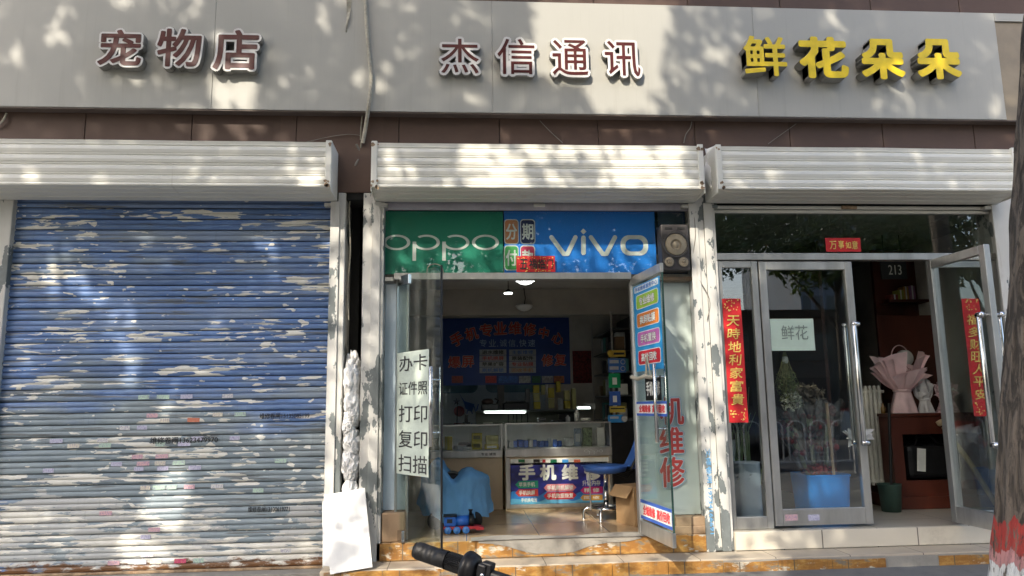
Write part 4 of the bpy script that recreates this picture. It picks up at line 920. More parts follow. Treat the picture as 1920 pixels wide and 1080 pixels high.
goods(PX(1105, 760, 2.95), 2.97, 1.3365, .13, .14, .07, M_white, 'white carton on the bench shelf under the racks', 'cartons on the bench shelf')
goods(PX(990, 760, 2.95), 3.0, 1.3365, .055, .1, .26, M_dp, 'tall dark box between printer and yellow cartons', 'cartons on the bench shelf')
goods(PX(1050, 745, 2.95), 2.95, 1.3365, .06, .04, .13, M_gp, 'grey box in front of the yellow cartons on the bench shelf', 'cartons on the bench shelf')
FL = thing('desk_flower', 'small dark star-shaped ornament on a stem at the left of the bench', 'ornament', P(855, 772, 2.7))
a = P(856, 753, 2.7); m = MB(); m.tube([(a.x, 2.7, 1.0), (a.x+.01, 2.7, a.z)], .006, 6); m.build('stem', M_black, FL)
m = MB(); m.prism([((.045 if i % 2 == 0 else .02)*math.sin(i*math.pi/5), (.045 if i % 2 == 0 else .02)*math.cos(i*math.pi/5)) for i in range(10)], (a.x, 2.7, a.z), (1, 0, 0), (0, 0, 1), (0, .01, 0)); m.build('star', pm('navy_plastic', (.015, .02, .05), .5), FL)
# rack of goods at the right rear
RK = thing('goods_rack', 'tall dark rack crowded with phone accessories at the right rear of the shop', 'rack', (1.75, 2.6, .337))
MB().box(2.03, 2.08, 2.0, 3.2, .34, 2.42).build('back_panel', M_dp, RK)
for zz in (.6, .9, 1.2, 1.48, 1.74, 1.98, 2.22): MB().box(1.72, 2.028, 2.0, 3.2, zz, zz+.015).build('shelf', M_dp, RK)
for xx, yy in ((1.70, 1.985), (1.70, 3.2)): MB().box(xx, xx+.019, yy, yy+.014, .34, 2.42).build('upright', M_alu, RK)
g4 = 'accessory boxes on the tall rack'
cols = [M_gp, M_dp, M_paper, M_kb, pm('teal_pack', (.05, .22, .2), .4), M_dp, pm('brown_pack', (.2, .12, .06), .5)]
for zi, zz in enumerate((1.2, 1.48, 1.74, 1.98)):
    for k in range(7):
        goods(1.80+rnd.uniform(0, .05), 2.06+k*.16, zz+.0155, .10, rnd.uniform(.05, .13), rnd.uniform(.10, .21), cols[(k*3+zi*2) % 7], 'small accessory box on the %s shelf of the tall rack' % ['lowest crowded', 'second', 'third', 'top'][zi], g4, rnd.uniform(-.1, .1))
DCB = thing('dark_cabinet', 'tall narrow dark cabinet behind the stool, hung with payment cards', 'cabinet', (1.73, 1.75, .337))
MB().box(1.59, 1.90, 1.64, 1.95, .34, 1.25, .006).build('carcass', M_dp, DCB); MB().box(1.595, 1.61, 1.645, 1.66, 1.251, 2.0).build('post', M_black, DCB); MB().box(1.60, 1.86, 1.6355, 1.6395, .40, 1.22).build('door_panel', M_black, DCB)
Yc_ = 1.632
cards = [('yellow key-shaped card at the top of the row of cards on the dark post', (1141, 657, 1173, 669), (.60, .40, .04)), ('wide blue card under the yellow one on the dark post', (1140, 672, 1174, 698), (.04, .14, .42)), ('green payment card with white square on the dark post', (1141, 700, 1164, 727), (.0, .28, .10)), ('blue payment card with white square under the green one', (1142, 734, 1164, 760), (.03, .10, .40)), ('small yellow striped card under the payment cards', (1143, 762, 1173, 773), (.45, .36, .05)), ('blue rounded card with a silver disc at the foot of the row', (1140, 778, 1172, 792), (.03, .25, .60))]
for i, (lb, r_, c_) in enumerate(cards):
    t = thing('payment_card', lb, 'card', P((r_[0]+r_[2])/2, r_[3], Yc_), 'cards hung on the dark post')
    prect(MB(), *r_, Yc_, .004, .012 if i in (5,) else .0).build('board', pm('card_%s' % ['amber', 'royal', 'green', 'cobalt', 'mustard', 'sky'][i], c_, .4), t)
    u0, v0, u1, v1 = r_
    if i in (2, 3): prect(MB(), u0+7, v0+8, u1-7, v1-6, Yc_-.002).build('white_square', M_paper, t)
    elif i == 1:
        for vv in (v0+3, v0+15): prect(MB(), u0+3, vv, u0+20, vv+6, Yc_-.002).build('text_bar', M_lab, t)
        for vv in (v0+6.5, v0+19): a = P(u1-6, vv, Yc_-.002); m = MB(); ring(m, a.x, a.z, .026, .026, .006, Yc_-.002); m.build('round_mark', M_lab, t)
    elif i == 0: a = P(u0+4, v0+5, Yc_-.003); MB().lathe((a.x, Yc_-.001, a.z), (0, -1, 0), [(.034, 0), (.034, .003), (0, .003)], 18).build('key_bow', _mc['card_amber'], t); prect(MB(), u0+9, v0+4, u1-2, v0+8, Yc_-.002).build('dark_bar', M_ink, t)
    elif i == 5: a = P(u1-1, 785, Yc_-.003); MB().lathe((a.x, Yc_-.001, a.z), (0, -1, 0), [(.034, 0), (.034, .004), (.02, .006), (0, .006)], 22).build('silver_disc', M_gp, t); prect(MB(), u0+4, v0+3, u0+20, v0+7, Yc_-.002).build('text_bar', M_lab, t)
    else: prect(MB(), u0+2, v0+3, u1-2, v0+5, Yc_-.002).build('text_bar', M_ink, t)
MB_r = paper_sign('hanging_ornament', 'dark red woven ornament on the rear wall beside the banner', 'wall ornament', (1073, 658, 1110, 718), 3.28, pm('maroon_weave', (.16, .02, .02), .8, 0, .5, 40), [], M_ink, 0)
# ceiling lamps
L1 = thing('pendant_lamp', 'small lit white disc lamp hanging from the phone shop ceiling', 'pendant lamp', P(953, 553, 1.5), 'hanging lamps in the phone shop'); a = P(953, 551, 1.5)
m = MB(); m.tube([(a.x, 1.5, a.z+.03), (a.x, 1.5, 2.719)], .004, 6); m.build('cord', M_black, L1)
MB().lathe((a.x, 1.5, a.z), (0, 0, 1), [(.045, .012), (.03, .03), (.012, .05), (0, .052)], 20).build('cap', M_black, L1); MB().lathe((a.x, 1.5, a.z), (0, 0, -1), [(.044, -.011), (.044, 0), (0, .006)], 20).build('lit_disc', emis('lamp_bright', (.9, 1, .96), 2.5), L1)
L2 = thing('crystal_lamp', 'round lit beaded ceiling lamp half hidden by the door header', 'ceiling lamp', P(985, 535, .9), 'hanging lamps in the phone shop'); a = P(985, 526, .9)
MB().lathe((a.x, .9, a.z), (0, 0, 1), [(.10, .02), (.10, .10), (.02, .16), (.02, 2.719-a.z), (0, 2.719-a.z)], 24).build('canopy', M_white, L2)
m = MB()
for k in range(16):
    for rr_, zz in ((.085, 0), (.055, -.02), (.022, -.03)): c_ = 2*math.pi*k/16; b_ = bmesh.new(); bmesh.ops.create_icosphere(b_, subdivisions=1, radius=.010); b_.transform(Matrix.Translation((a.x+rr_*math.cos(c_), .9+rr_*math.sin(c_), a.z+zz))); m.bm(b_)
m.build('lit_beads', emis('lamp_beads', (.95, 1, .97), 1.6), L2)
L3 = thing('dome_lamp', 'unlit white dome lamp hanging on a black cord below the beam', 'dome lamp', P(983, 586, 2.2), 'hanging lamps in the phone shop'); a = P(983, 584, 2.2)
MB().lathe((a.x, 2.2, a.z), (0, 0, 1), [(0, -.0), (.05, .012), (.085, .035), (.10, .06), (.095, .07), (0, .075)], 26).build('dome', M_white, L3); m = MB(); m.tube([(a.x, 2.2, a.z+.07), (a.x+.015, 2.2, a.z+.15), (a.x, 2.2, 2.719)], .006, 6); m.build('cord', M_black, L3)

# ------------------------------------------------------------ flower shop front
FF = thing('shopfront_frame', 'aluminium frame with transom glass and narrow side lights of the flower shop', 'shop front', (3.55, .1, .35))
Yf = .05
MB().box(2.25, 4.83, Yf, Yf+.09, 2.625, 2.685, .004).build('header_bar', M_alu, FF)
MB().box(2.25, 4.83, .09, .096, 2.688, 3.12).build('transom_glass', M_glass_f, FF)
def sash(x0, x1, z0, z1, y, tt, par, nm='side_light', rail=.055, bot=.10, T=None, gl=M_glass_f):
    """framed glass leaf: stiles, rails and a pane"""
    def B_(*a):
        m = MB(); m.T = T; m.box(*a, .004); return m
    B_(x0, x0+rail, y, y+tt, z0, z1).build('stile', M_alu, par); B_(x1-rail, x1, y, y+tt, z0, z1).build('stile', M_alu, par)
    B_(x0+rail+.0005, x1-rail-.0005, y+.001, y+tt-.001, z1-rail*1.1, z1).build('top_rail', M_alu, par); B_(x0+rail+.0005, x1-rail-.0005, y+.001, y+tt-.001, z0, z0+bot).build('bottom_rail', M_alu, par)
    m = MB(); m.T = T; m.box(x0+rail, x1-rail, y+tt*.4, y+tt*.6, z0+bot, z1-rail*1.1); m.build('pane', gl, par)
sash(2.25, 2.622, .352, 2.62, Yf+.02, .05, FF, bot=.10)
sash(4.20+.03, 4.83, .352, 2.62, Yf+.02, .05, FF, bot=.10)
D3 = thing('framed_glass_door', 'closed aluminium framed glass door of the flower shop with a pale paper sign', 'glass door', (2.63, Yf, .36))
sash(2.634, 3.480, .372, 2.612, Yf+.015, .05, D3, rail=.066, bot=.135)
for sg, yy in ((-1, Yf-.035), (1, Yf+.115)):
    m = MB(); m.tube([(3.425, yy, 1.02), (3.425, yy, 1.03), (3.425, yy, 2.06), (3.425, yy, 2.07)], [.016, .02, .02, .016], 14)
    for zz in (1.04, 2.05): m.cyl((3.445, yy, zz), (3.445, Yf+.02 if sg < 0 else Yf+.06, zz), .013, n=10); m.lathe((3.445, yy, zz), (1, 0, 0), [(.0, -.04), (.022, -.036), (.024, 0), (.022, .03), (0, .034)], 14)
    m.build('handle', M_steel, D3)
for u0, u1, mm in ((1472, 1496, MS[1]), (1515, 1537, MS[4])):
    prect(MB(), u0, 965, u1, 976, Yf+.0135).build('sticker', mm, D3)
D4 = thing('framed_glass_door', 'aluminium framed glass door of the flower shop swung wide open beside the tree', 'glass door', (4.19, Yf, .36))
aF = math.atan2(-.68, .02); TF = Tz((4.185, Yf+.01, 0), aF)
sash(0, .72, .372, 2.612, -.025, .05, D4, rail=.066, bot=.135, T=TF)
for sg in (-1, 1):
    m = MB(); m.T = TF; yy = sg*.085
    m.tube([(.655, yy, 1.02), (.655, yy, 1.03), (.655, yy, 2.06), (.655, yy, 2.07)], [.016, .02, .02, .016], 14)
    for zz in (1.04, 2.05): m.cyl((.675, yy, zz), (.675, sg*.024, zz), .013, n=10); m.lathe((.675, yy, zz), (1, 0, 0), [(.0, -.04), (.022, -.036), (.024, 0), (.022, .03), (0, .034)], 14)
    m.build('handle', M_steel, D4)
g5 = 'red spring couplets on the flower shop'
def couplet(label, r_, chars, Y):
    u0, v0, u1, v1 = r_; n = len(chars); n0 = v0+(v1-v0)*.13; st = (v1-v0)*.74/n; ch = []
    for i, c_ in enumerate(chars):
        du = (PX(u0, v0, Y)*0); f = (n0+st*i-v0)/(v1-v0); sh = (13 if u0 < 1500 else 18)*f
        ch.append((c_, (u0+6+sh, n0+st*i+1, u0+30+sh, n0+st*(i+1)-3)))
    a = P(u0, v0, Y); b = P(u1, v1, Y); w_ = .165; cx = (a.x+P(u1, v1, Y).x)/2-.0
    t = thing('spring_couplet', label, 'paper couplet', (cx, Y, b.z), g5)
    m = MB(); m.grid(lambda i, j: (cx-w_/2+w_*i, Y+.0025*math.sin(i*5+j*9), b.z+(a.z-b.z)*j), 6, 30); m.build('sheet', M_red, t)
    m = MB(); hz = (a.z-b.z)
    for i, c_ in enumerate(chars): text(m, c_, (cx, Y-.004, a.z-hz*(.13+.74*(i+.5)/n)), .115, hz*.74/n*.82, off=.012, depth=.0008, shear=.12)
    m.build('characters', M_gold, t)
    m = MB()
    for k in range(40):
        x, z = cx+rnd.uniform(-.07, .07), rnd.choice([b.z+rnd.uniform(.01, hz*.11), a.z-rnd.uniform(.01, hz*.10)]); r_ = rnd.uniform(.006, .014)
        m.add([(x+r_*math.cos(i*1.2566)*rnd.uniform(.4, 1), Y-.0035-.0002*(k % 5), z+r_*math.sin(i*1.2566)*rnd.uniform(.4, 1)) for i in range(5)], [(0, 1, 2, 3, 4)])
    m.build('gold_ornament', M_gold, t)
couplet('red paper couplet with seven gold characters on the left side light of the flower shop', (1355, 560, 1402, 792), '天時地利家富貴', .062)
couplet('red paper couplet with seven gold characters seen through the open flower shop door', (1805, 560, 1858, 780), '福多财旺人平安', .062)
FP = paper_sign('festive_paper', 'small red paper with gold characters on the flower shop transom', 'paper strip', (1547, 446, 1615, 472), .082, M_red,
    [('万', (1555, 452, 1569, 467)), ('事', (1571, 451, 1583, 466)), ('如', (1585, 453, 1596, 466)), ('意', (1597, 452, 1609, 467))], M_gold, .012)
PS = paper_sign('paper_sign', 'pale green paper sheet with grey fresh flower characters on the closed flower shop door', 'paper sign', (1443, 598, 1529, 657), .080, pm('pale_green_paper', (.52, .64, .54), .8, 0, .05, 5), [('鲜花', (1464, 610, 1516, 637))], pm('faint_grey_ink', (.22, .27, .24), .8), -.012)

# ------------------------------------------------------------ inside the flower shop
PB = thing('flower_pail', 'tall white flower pail with cut stems behind the left side light', 'flower pail', (2.58, .55, .35))
m = MB(); m.lathe((2.47, .62, .352), (0, 0, 1), [(.085, 0), (.105, .70), (.108, .705), (.10, .705), (.09, .02), (0, .02)], 4, False); m.build('back_pail', M_white, PB)
m = MB(); m.T = Tz((2.56, .45, .352), .05); m.prism(rrect(.20, .20, .05), (0, 0, 0), (1, 0, 0), (0, 1, 0), (0, 0, .52)); m.build('front_pail', pm('pale_blue_plastic', (.46, .54, .64), .45, 0, .06, 4), PB)
M_stem = pm('pale_stems', (.30, .36, .16), .7); M_leafy = pm('dusty_leaves', (.10, .15, .06), .7, 0, .3, 20)
m = MB()
for k in range(26):
    x = 2.44+rnd.uniform(0, .2); m.tube([(x, .55, .8), (x+rnd.uniform(-.03, .03), .55, 1.1), (x+rnd.uniform(-.09, .14), .52+rnd.uniform(-.08, .1), rnd.uniform(1.2, 1.55))], [.006, .005, .002], 5)
for k in range(9):
    x = 2.47+rnd.uniform(0, .17); m.tube([(x, .47, .86), (x+.06, .40, .80), (x+.10*rnd.uniform(-1, 1), .36, .68)], [.004, .003, .001], 5)
m.build('stems', M_stem, PB)
def leaves(mb, cx, cy, cz, rx, ry, rz, n, s0, s1):
    for k in range(n):
        d = Vector((rnd.gauss(0, 1), rnd.gauss(0, 1), rnd.gauss(0, 1))).normalized()*rnd.random()**.4
        c = Vector((cx+d.x*rx, cy+d.y*ry, cz+d.z*rz)); a = Vector((rnd.gauss(0, 1), rnd.gauss(0, 1), rnd.gauss(0, 1))).normalized(); b = a.orthogonal().normalized(); s_ = rnd.uniform(s0, s1)
        mb.add([c-a*s_, c+b*s_*.45, c+a*s_, c-b*s_*.45], [(0, 1, 2, 3)])
m = MB(); leaves(m, 2.55, .40, .76, .10, .05, .08, 50, .012, .03); leaves(m, 2.52, .38, .44, .03, .02, .06, 16, .02, .045); m.build('leaves', M_leafy, PB)
BK = thing('blue_bucket', 'square blue bucket on the floor behind the closed flower shop door', 'bucket', (3.26, .55, .35))
def bucket(mb, cx, cy, z0, w0, w1, h):
    for (wa, za), (wb, zb) in (((w0, z0), (w1, z0+h)), ((w1, z0+h), (w1-.02, z0+h)), ((w1-.02, z0+h), (w0-.02, z0+.02))):
        A = [(cx+p[0], cy+p[1], za) for p in rrect(wa, wa, wa*.12)]; Bq = [(cx+p[0], cy+p[1], zb) for p in rrect(wb, wb, wb*.12)]; n = len(A)
        mb.add(A+Bq, [(i, (i+1) % n, n+(i+1) % n, n+i) for i in range(n)])
    mb.add([(cx+p[0], cy+p[1], z0) for p in rrect(w0, w0, w0*.12)], [tuple(range(24))])
    mb.add([(cx+p[0], cy+p[1], z0+.02) for p in rrect(w0-.02, w0-.02, w0*.12)], [tuple(range(24))])
m = MB(); bucket(m, 3.26, .52, .352, .35, .40, .40); m.build('pail', pm('bright_blue_plastic', (.01, .26, .80), .4, 0, .05, 4), BK)
m = MB(); m.box(3.07, 3.45, .318, .33, .735, .752, .004); m.build('rim', pm('bright_blue_plastic', (.01, .17, .58), .4), BK)
M_wrap = glass('clear_wrap', (.75, .72, .72), .12, .9, .15); M_rose = pm('deep_red_roses', (.22, .02, .025), .7, 0, .4, 30)
def bouquet(x, y, zb, zt, lean, label, fl, r_):
    t = thing('wrapped_bouquet', label, 'bouquet', (x, y, zb), 'wrapped bouquets in the blue bucket'); tp = Vector((x+lean, y, zt)); bs = Vector((x, y, zb))
    m = MB(); m.tube([bs, bs.lerp(tp, .5), tp.lerp(bs, .1)], [.018, .02, .03], 8); m.build('stems', M_stem, t)
    m = MB()
    for k in range(26):
        c = bs.lerp(tp, rnd.uniform(.45, .98)); b_ = bmesh.new(); bmesh.ops.create_icosphere(b_, subdivisions=1, radius=rnd.uniform(.022, .036)); b_.transform(Matrix.Translation(c+Vector((rnd.uniform(-r_, r_), rnd.uniform(-.07, .07), 0)))); m.bm(b_)
    m.build('blooms', fl, t)
    def wr(u, v):
        a = 2*math.pi*u; c = bs.lerp(tp, v*1.04); r2 = .03+v*(r_+.05)+.012*math.sin(a*7+v*9)*v; return (c.x+r2*math.cos(a), c.y+r2*.8*math.sin(a), c.z+.03*math.sin(a*5)*v)
    m = MB(); m.grid(wr, 40, 14); m.build('wrapper', M_wrap, t)
bouquet(3.22, .50, .56, 1.30, -.28, 'clear-wrapped bouquet leaning left out of the blue bucket', M_rose, .06)
bouquet(3.24, .56, .56, 1.35, -.02, 'clear-wrapped red bouquet upright in the middle of the blue bucket', M_rose, .09)
bouquet(3.34, .58, .56, 1.36, .07, 'clear-wrapped red bouquet leaning right in the blue bucket', M_rose, .08)
m = MB(); leaves(m, 3.24, .5, .78, .16, .14, .05, 200, .015, .04)
tag(m.build('red_petals', M_rose), 'heap of dark red petals and leaves in the top of the blue bucket', 'petals')
m = MB(); m.tube([(3.33, .38, .60), (3.30, .36, 1.38)], .013, 10); tag(m.build('wooden_stick', pm('pale_wood', (.45, .33, .24), .6)), 'pale wooden stick standing in the blue bucket', 'stick')
m = MB(); leaves(m, 3.66, .50, 1.07, .11, .06, .07, 60, .05, .09); tag(m.build('white_tissue', M_white), 'crumpled white tissue wrap beside the closed flower shop door', 'wrapping paper')
DB = thing('dried_bouquet', 'dried flower bunch hanging head down behind the paper sign of the flower shop', 'dried flowers', (2.87, .2, 1.25))
a = P(1471, 660, .2)
m = MB()
for k in range(44):
    dx, dy = rnd.gauss(0, .05), rnd.gauss(0, .04); m.tube([(a.x+dx*.1, .2, a.z), (a.x+dx*.35, .2+dy*.4, a.z-.12), (a.x+dx*1.1, .2+dy, a.z-.26-rnd.uniform(0, .2))], [.003, .003, .001], 4)
m.build('stems', pm('straw_stems', (.34, .33, .14), .8), DB)
m = MB(); leaves(m, a.x, .2, a.z-.30, .10, .07, .17, 420, .010, .024); m.build('foliage', pm('dried_green', (.17, .19, .07), .8, 0, .35, 30), DB)
m = MB(); leaves(m, a.x+.03, .19, a.z-.42, .11, .06, .10, 160, .012, .024); m.build('pale_heads', pm('pale_dried', (.55, .54, .42), .8), DB)
MB().lathe((a.x, .2, a.z-.10), (0, 0, 1), [(.02, 0), (.026, .02), (.024, .05), (.018, .06)], 14).build('tie_band', M_paper, DB)
FD = thing('flower_display', 'bunch of pale dried flower heads on a stand behind the closed flower shop door', 'flower bunch', (3.5, 1.1, 1.0))
m = MB(); leaves(m, 3.45, 1.1, 1.45, .22, .12, .12, 260, .025, .05); m.build('heads', pm('beige_dried', (.26, .21, .15), .8, 0, .3, 20), FD)
MB().lathe((3.45, 1.1, .35), (0, 0, 1), [(.14, 0), (.12, .05), (.09, .6), (.14, .98), (0, .98)], 20).build('vase', pm('dark_vase', (.06, .045, .035), .4), FD)
CT = thing('wooden_counter', 'dark red wooden counter with open knee space in the flower shop', 'counter', (4.72, 1.1, .35))
M_wood = pm('red_brown_wood', (.085, .020, .011), .35, 0, .25, 3, 0, 0, 0, stretch=(1, 1, .2))
MB().box(4.20, 5.20, .92, 1.46, 1.232, 1.262, .006).build('top', M_wood, CT)
MB().box(4.22, 4.33, .94, 1.44, .47, 1.231).build('side_panel', M_wood, CT); MB().box(5.10, 5.18, .94, 1.44, .47, 1.231).build('side_panel', M_wood, CT)
MB().box(4.331, 5.099, .944, .965, 1.06, 1.231).build('apron', M_wood, CT)
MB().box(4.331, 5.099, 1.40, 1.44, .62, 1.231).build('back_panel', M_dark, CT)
MB().box(4.20, 5.20, .93, 1.45, .351, .469, .006).build('plinth', M_wood, CT); MB().box(4.331, 5.099, .944, .975, .47, .62, .004).build('lower_panel', M_wood, CT)
BG = thing('black_bag', 'black bag with white papers in the knee space of the wooden counter', 'bag', (4.66, 1.15, .62))
MB().box(4.40, 4.95, 1.0, 1.38, .622, .95, .05).build('body', M_black, BG)
m = MB(); m.T = Tz((4.52, .985, .70), .2) @ Matrix.Rotation(.12, 4, 'Y'); m.box(-.05, .05, 0, .004, 0, .22); m.build('papers', M_paper, BG)
m = MB(); m.tube([(4.55, 1.1, .95), (4.58, 1.1, 1.03), (4.72, 1.1, 1.04), (4.78, 1.1, .95)], .012, 8); m.build('strap', M_black, BG)
RA = thing('radiator', 'cream column radiator at the left of the wooden counter', 'radiator', (4.12, 1.15, .5))
m = MB()
for k in range(6):
    x = 4.02+k*.046; m.tube([(x, 1.15, .56), (x, 1.15, .60), (x, 1.15, 1.50), (x, 1.15, 1.54)], [.014, .021, .021, .014], 10)
m.tube([(4.0, 1.15, .60), (4.28, 1.15, .60)], .017, 10); m.tube([(4.0, 1.15, 1.48), (4.30, 1.15, 1.48)], .017, 10); m.build('column', pm('cream_radiator', (.50, .49, .42), .4), RA)
m = MB(); m.tube([(4.25, 1.15, .36), (4.25, 1.15, .59)], .012, 8); m.build('pipe', M_white, RA)
GB = thing('waste_bin', 'dark green round bin with a black broom in front of the radiator', 'bin', (4.13, .85, .35)); MB().lathe((4.10, .85, .351), (0, 0, 1), [(0, 0), (.085, 0), (.105, .25), (.110, .255), (.100, .255), (.08, .02), (0, .02)], 26).build('bin_body', pm('bottle_green_plastic', (.035, .075, .06), .5), GB)
m = MB(); m.tube([(4.10, .84, .40), (4.20, .90, 1.36)], .014, 10); m.lathe((4.10, .84, .37), (0, 0, 1), [(.05, 0), (.04, .1), (.015, .2)], 12); tag(m.build('broom', M_black), 'black broom leaning in the green bin against the radiator', 'broom')
M_pk = pm('pink_wrapping', (.90, .66, .66), .6, 0, .1, 6); M_pw = pm('white_wrapping', (.62, .62, .62), .6); 
def posy(name, label, cx, cy, zb, h, wst, w0, m_, heads, spread=1.0, n=15):
    t = thing(name, label, 'bouquet', (cx, cy, zb), 'bouquets on the wooden counter')
    def lo(u, v):
        a = 2*math.pi*u; r_ = w0*(1-.35*v)+.02*math.sin(a*6)*(1-v); return (cx+r_*math.cos(a), cy+r_*.8*math.sin(a), zb+v*h*.36)
    m = MB(); m.grid(lo, 36, 6); m.build('skirt', m_, t)
    MB().lathe((cx, cy, zb+h*.34), (0, 0, 1), [(w0*.66, 0), (w0*.72, .012), (w0*.66, .025)], 20).build('ribbon', m_, t)
    m = MB()
    for k in range(n):
        a = 2*math.pi*k/n+.3; ca, sa = math.cos(a), math.sin(a); hh = h*(.62+.38*rnd.random()); wd = w0*rnd.uniform(.7, 1.1)
        def sh(u, v, ca=ca, sa=sa, hh=hh, wd=wd):
            r_ = w0*.5+v*wst*spread*.95+.015*math.sin(v*5); tx = (u-.5)*2*wd*(.40+.85*v); r_ += .05*abs(u-.5)*v-.02*v*math.sin(u*9)
            return (cx+ca*r_-sa*tx, cy+(sa*r_+ca*tx)*.75, zb+h*.36+v*(hh-h*.36)+(.07*(u-.5)*(1 if n % 2 else -1)-.03*abs(u-.5))*v*v)
        m.grid(sh, 6, 8)
    m.build('wrapping', m_, t); m = MB(); leaves(m, cx, cy, zb+h*.66, w0, w0*.8, h*.14, 70, .014, .03); m.build('blooms', heads, t)
posy('pink_bouquet', 'large bouquet in pleated pink wrapping on the wooden counter', 4.50, 1.15, 1.263, .62, .20, .125, M_pk, pm('rose_heads', (.5, .22, .22), .7))
posy('white_bouquet', 'slim bouquet in white wrapping to the right of the large pink one', 4.73, 1.15, 1.263, .34, .03, .075, M_pw, M_paper, .8, 6)
posy('chequered_bouquet', 'short bouquet in pink and white chequered wrapping seen through the open door', 4.93, 1.1, 1.263, .34, .03, .10, pm('pink_check', (.60, .42, .44), .6, 0, .4, 60), M_paper, .8, 6)
m = MB(); m.lathe((4.24, 1.08, 1.263), (0, 0, 1), [(0, 0), (.02, 0), (.022, .05), (.010, .075), (.010, .10), (0, .10)], 14); tag(m.build('amber_bottle', pm('amber_glass', (.28, .16, .05), .2)), 'small amber bottle at the left end of the wooden counter', 'bottle')
BK2 = thing('hanging_basket', 'pink handled basket and white roll on the dark shelf behind the pink bouquet', 'basket', (4.5, 1.5, 1.75)); a = P(1688, 672, 1.5)
m = MB(); m.tube([(a.x-.10+.10*(1-math.cos(math.pi*i/12)), 1.5, a.z+.14*math.sin(math.pi*i/12)) for i in range(13)], .006, 6); m.build('handle', M_pk, BK2)
MB().lathe((a.x+.02, 1.48, a.z), (0, -1, 0), [(0, 0), (.085, 0), (.085, .05), (.02, .052), (0, .04)], 22).build('roll', M_white, BK2); MB().box(a.x-.12, a.x-.08, 1.49, 1.52, a.z-.25, a.z).build('strap', M_pk, BK2); MB().box(a.x-.06, a.x+.1, 1.47, 1.56, a.z-.26, a.z-.09, .02).build('basket_body', pm('grey_basket', (.2, .19, .17), .7), BK2)
MB().box(a.x-.2, a.x+.7, 1.53, 1.56, 1.263, 2.30, .003).build('back_board', M_wood, BK2)
SH = thing('wall_shelf', 'dark shelf with small coloured goods high in the flower shop', 'shelf', (4.7, 1.8, 2.2)); a = P(1648, 566, 1.9); b = P(1745, 552, 1.9)
MB().box(a.x, b.x+.3, 1.7, 2.0, a.z-.03, a.z).build('board', M_wood, SH)
for i, (u, w_, h_, c_, nm) in enumerate(((1672, .09, .07, (.25, .05, .04), 'brick'), (1684, .08, .12, (.30, .30, .05), 'lime'), (1694, .07, .16, (.42, .24, .06), 'amber'), (1706, .07, .17, (.30, .14, .26), 'lilac'))):
    x = PX(u, 550, 1.85); g = thing('gift_box', 'small %s coloured gift box on the high shelf of the flower shop' % nm, 'gift box', (x, 1.85, a.z+.001), 'gift boxes on the high shelf')
    MB().box(x-w_/2, x+w_/2, 1.8, 1.9, a.z+.001, a.z+h_, .006).build('box_body', pm('gift_'+nm, c_, .5), g); MB().box(x-.008, x+.008, 1.797, 1.903, a.z+.0005, a.z+h_+.002).build('ribbon', M_pw, g)
NP = thing('number_plaque', 'dark plaque with pale number hung behind the flower shop header', 'plaque', (4.4, 1.3, 2.5)); a = P(1650, 482, 1.3); b = P(1702, 523, 1.3)
MB().box(a.x, b.x, 1.3, 1.32, b.z, a.z, .003).build('plate', pm('charcoal_plate', (.03, .033, .035), .5), NP); m = MB(); ptext(m, '213', 1665, 497, 1691, 515, 1.2975, depth=.001); m.build('number', M_paper, NP)
m = MB(); m.tube([(a.x+.05, 1.31, a.z), (a.x+.05, 1.31, 3.139)], .004, 6); m.tube([(b.x-.05, 1.31, a.z), (b.x-.05, 1.31, 3.139)], .004, 6); m.build('hanger', M_black, NP)
BT = thing('bamboo_pole', 'yellowish bamboo pole leaning beside the wooden counter behind the open door', 'pole', (4.95, .7, .35)); m = MB(); m.tube([(5.08, .72, .36), (4.90, .80, .78), (4.72, .88, 1.13)], .024, 12); m.build('culm', pm('bamboo', (.36, .27, .10), .5), BT)
MB().lathe((4.71, .885, 1.145), (-.37, .16, .72), [(.025, 0), (.034, .01), (.034, .05), (0, .055)], 14).build('end_cap', pm('pale_tan', (.5, .38, .22), .5), BT)
MB().box(4.75, 5.248, 1.9, 1.95, .351, 3.1).build('brown_partition', M_wood); tag(bpy.data.objects['brown_partition'], 'dark brown wooden partition behind the counter of the flower shop', 'partition')
MB().box(3.84, 3.88, 1.4, 3.4, .351, 3.1).build('tall_cabinet', pm('dark_cabinet_wood', (.06, .018, .010), .5, 0, .2, 3)); tag(bpy.data.objects['tall_cabinet'], 'tall dark brown cabinet side at the left of the radiator', 'cabinet')

# ------------------------------------------------------------ against the front: board, bags, cables
M_brd = pm('scuffed_white_board', (.66, .66, .64), .5, 0, .05, 3, 0, 0, .2, (.4, .38, .34))
WBd = thing('white_board', 'scuffed white board leaning against the pillar between the two shops', 'board', (-.86, -.33, .1))
def lean(name, c0, c1, c2, c3, th, bend):
    """thin sheet through four corners (lower left, lower right, upper right, upper left), slightly bowed"""
    c0, c1, c2, c3 = [Vector(c) for c in (c0, c1, c2, c3)]; n_ = (c1-c0).cross(c3-c0).normalized()
    f = lambda u, v: c0.lerp(c1, u).lerp(c3.lerp(c2, u), v)+n_*(bend*math.sin(math.pi*v)+.004*math.sin(u*5+v*3))
    m = MB(); m.grid(f, 8, 12, False); m.grid(lambda u, v: f(u, v)-n_*th, 8, 12, False)
    for ed in (lambda t: f(t, 0), lambda t: f(t, 1), lambda t: f(0, t), lambda t: f(1, t)): m.grid(lambda t, k, ed=ed: ed(t)-n_*th*k, 12, 2, False)
    m.build(name, M_brd, WBd)
lean('front_panel', P(619, 1077, -.335), P(698, 1063, -.315), P(684, 915, -.045), P(607, 928, -.055), .008, -.012)
lean('rear_panel', P(606, 1061, -.30), P(660, 1066, -.295), P(650, 935, -.03), P(604, 940, -.03), .008, .0)
M_bag = None
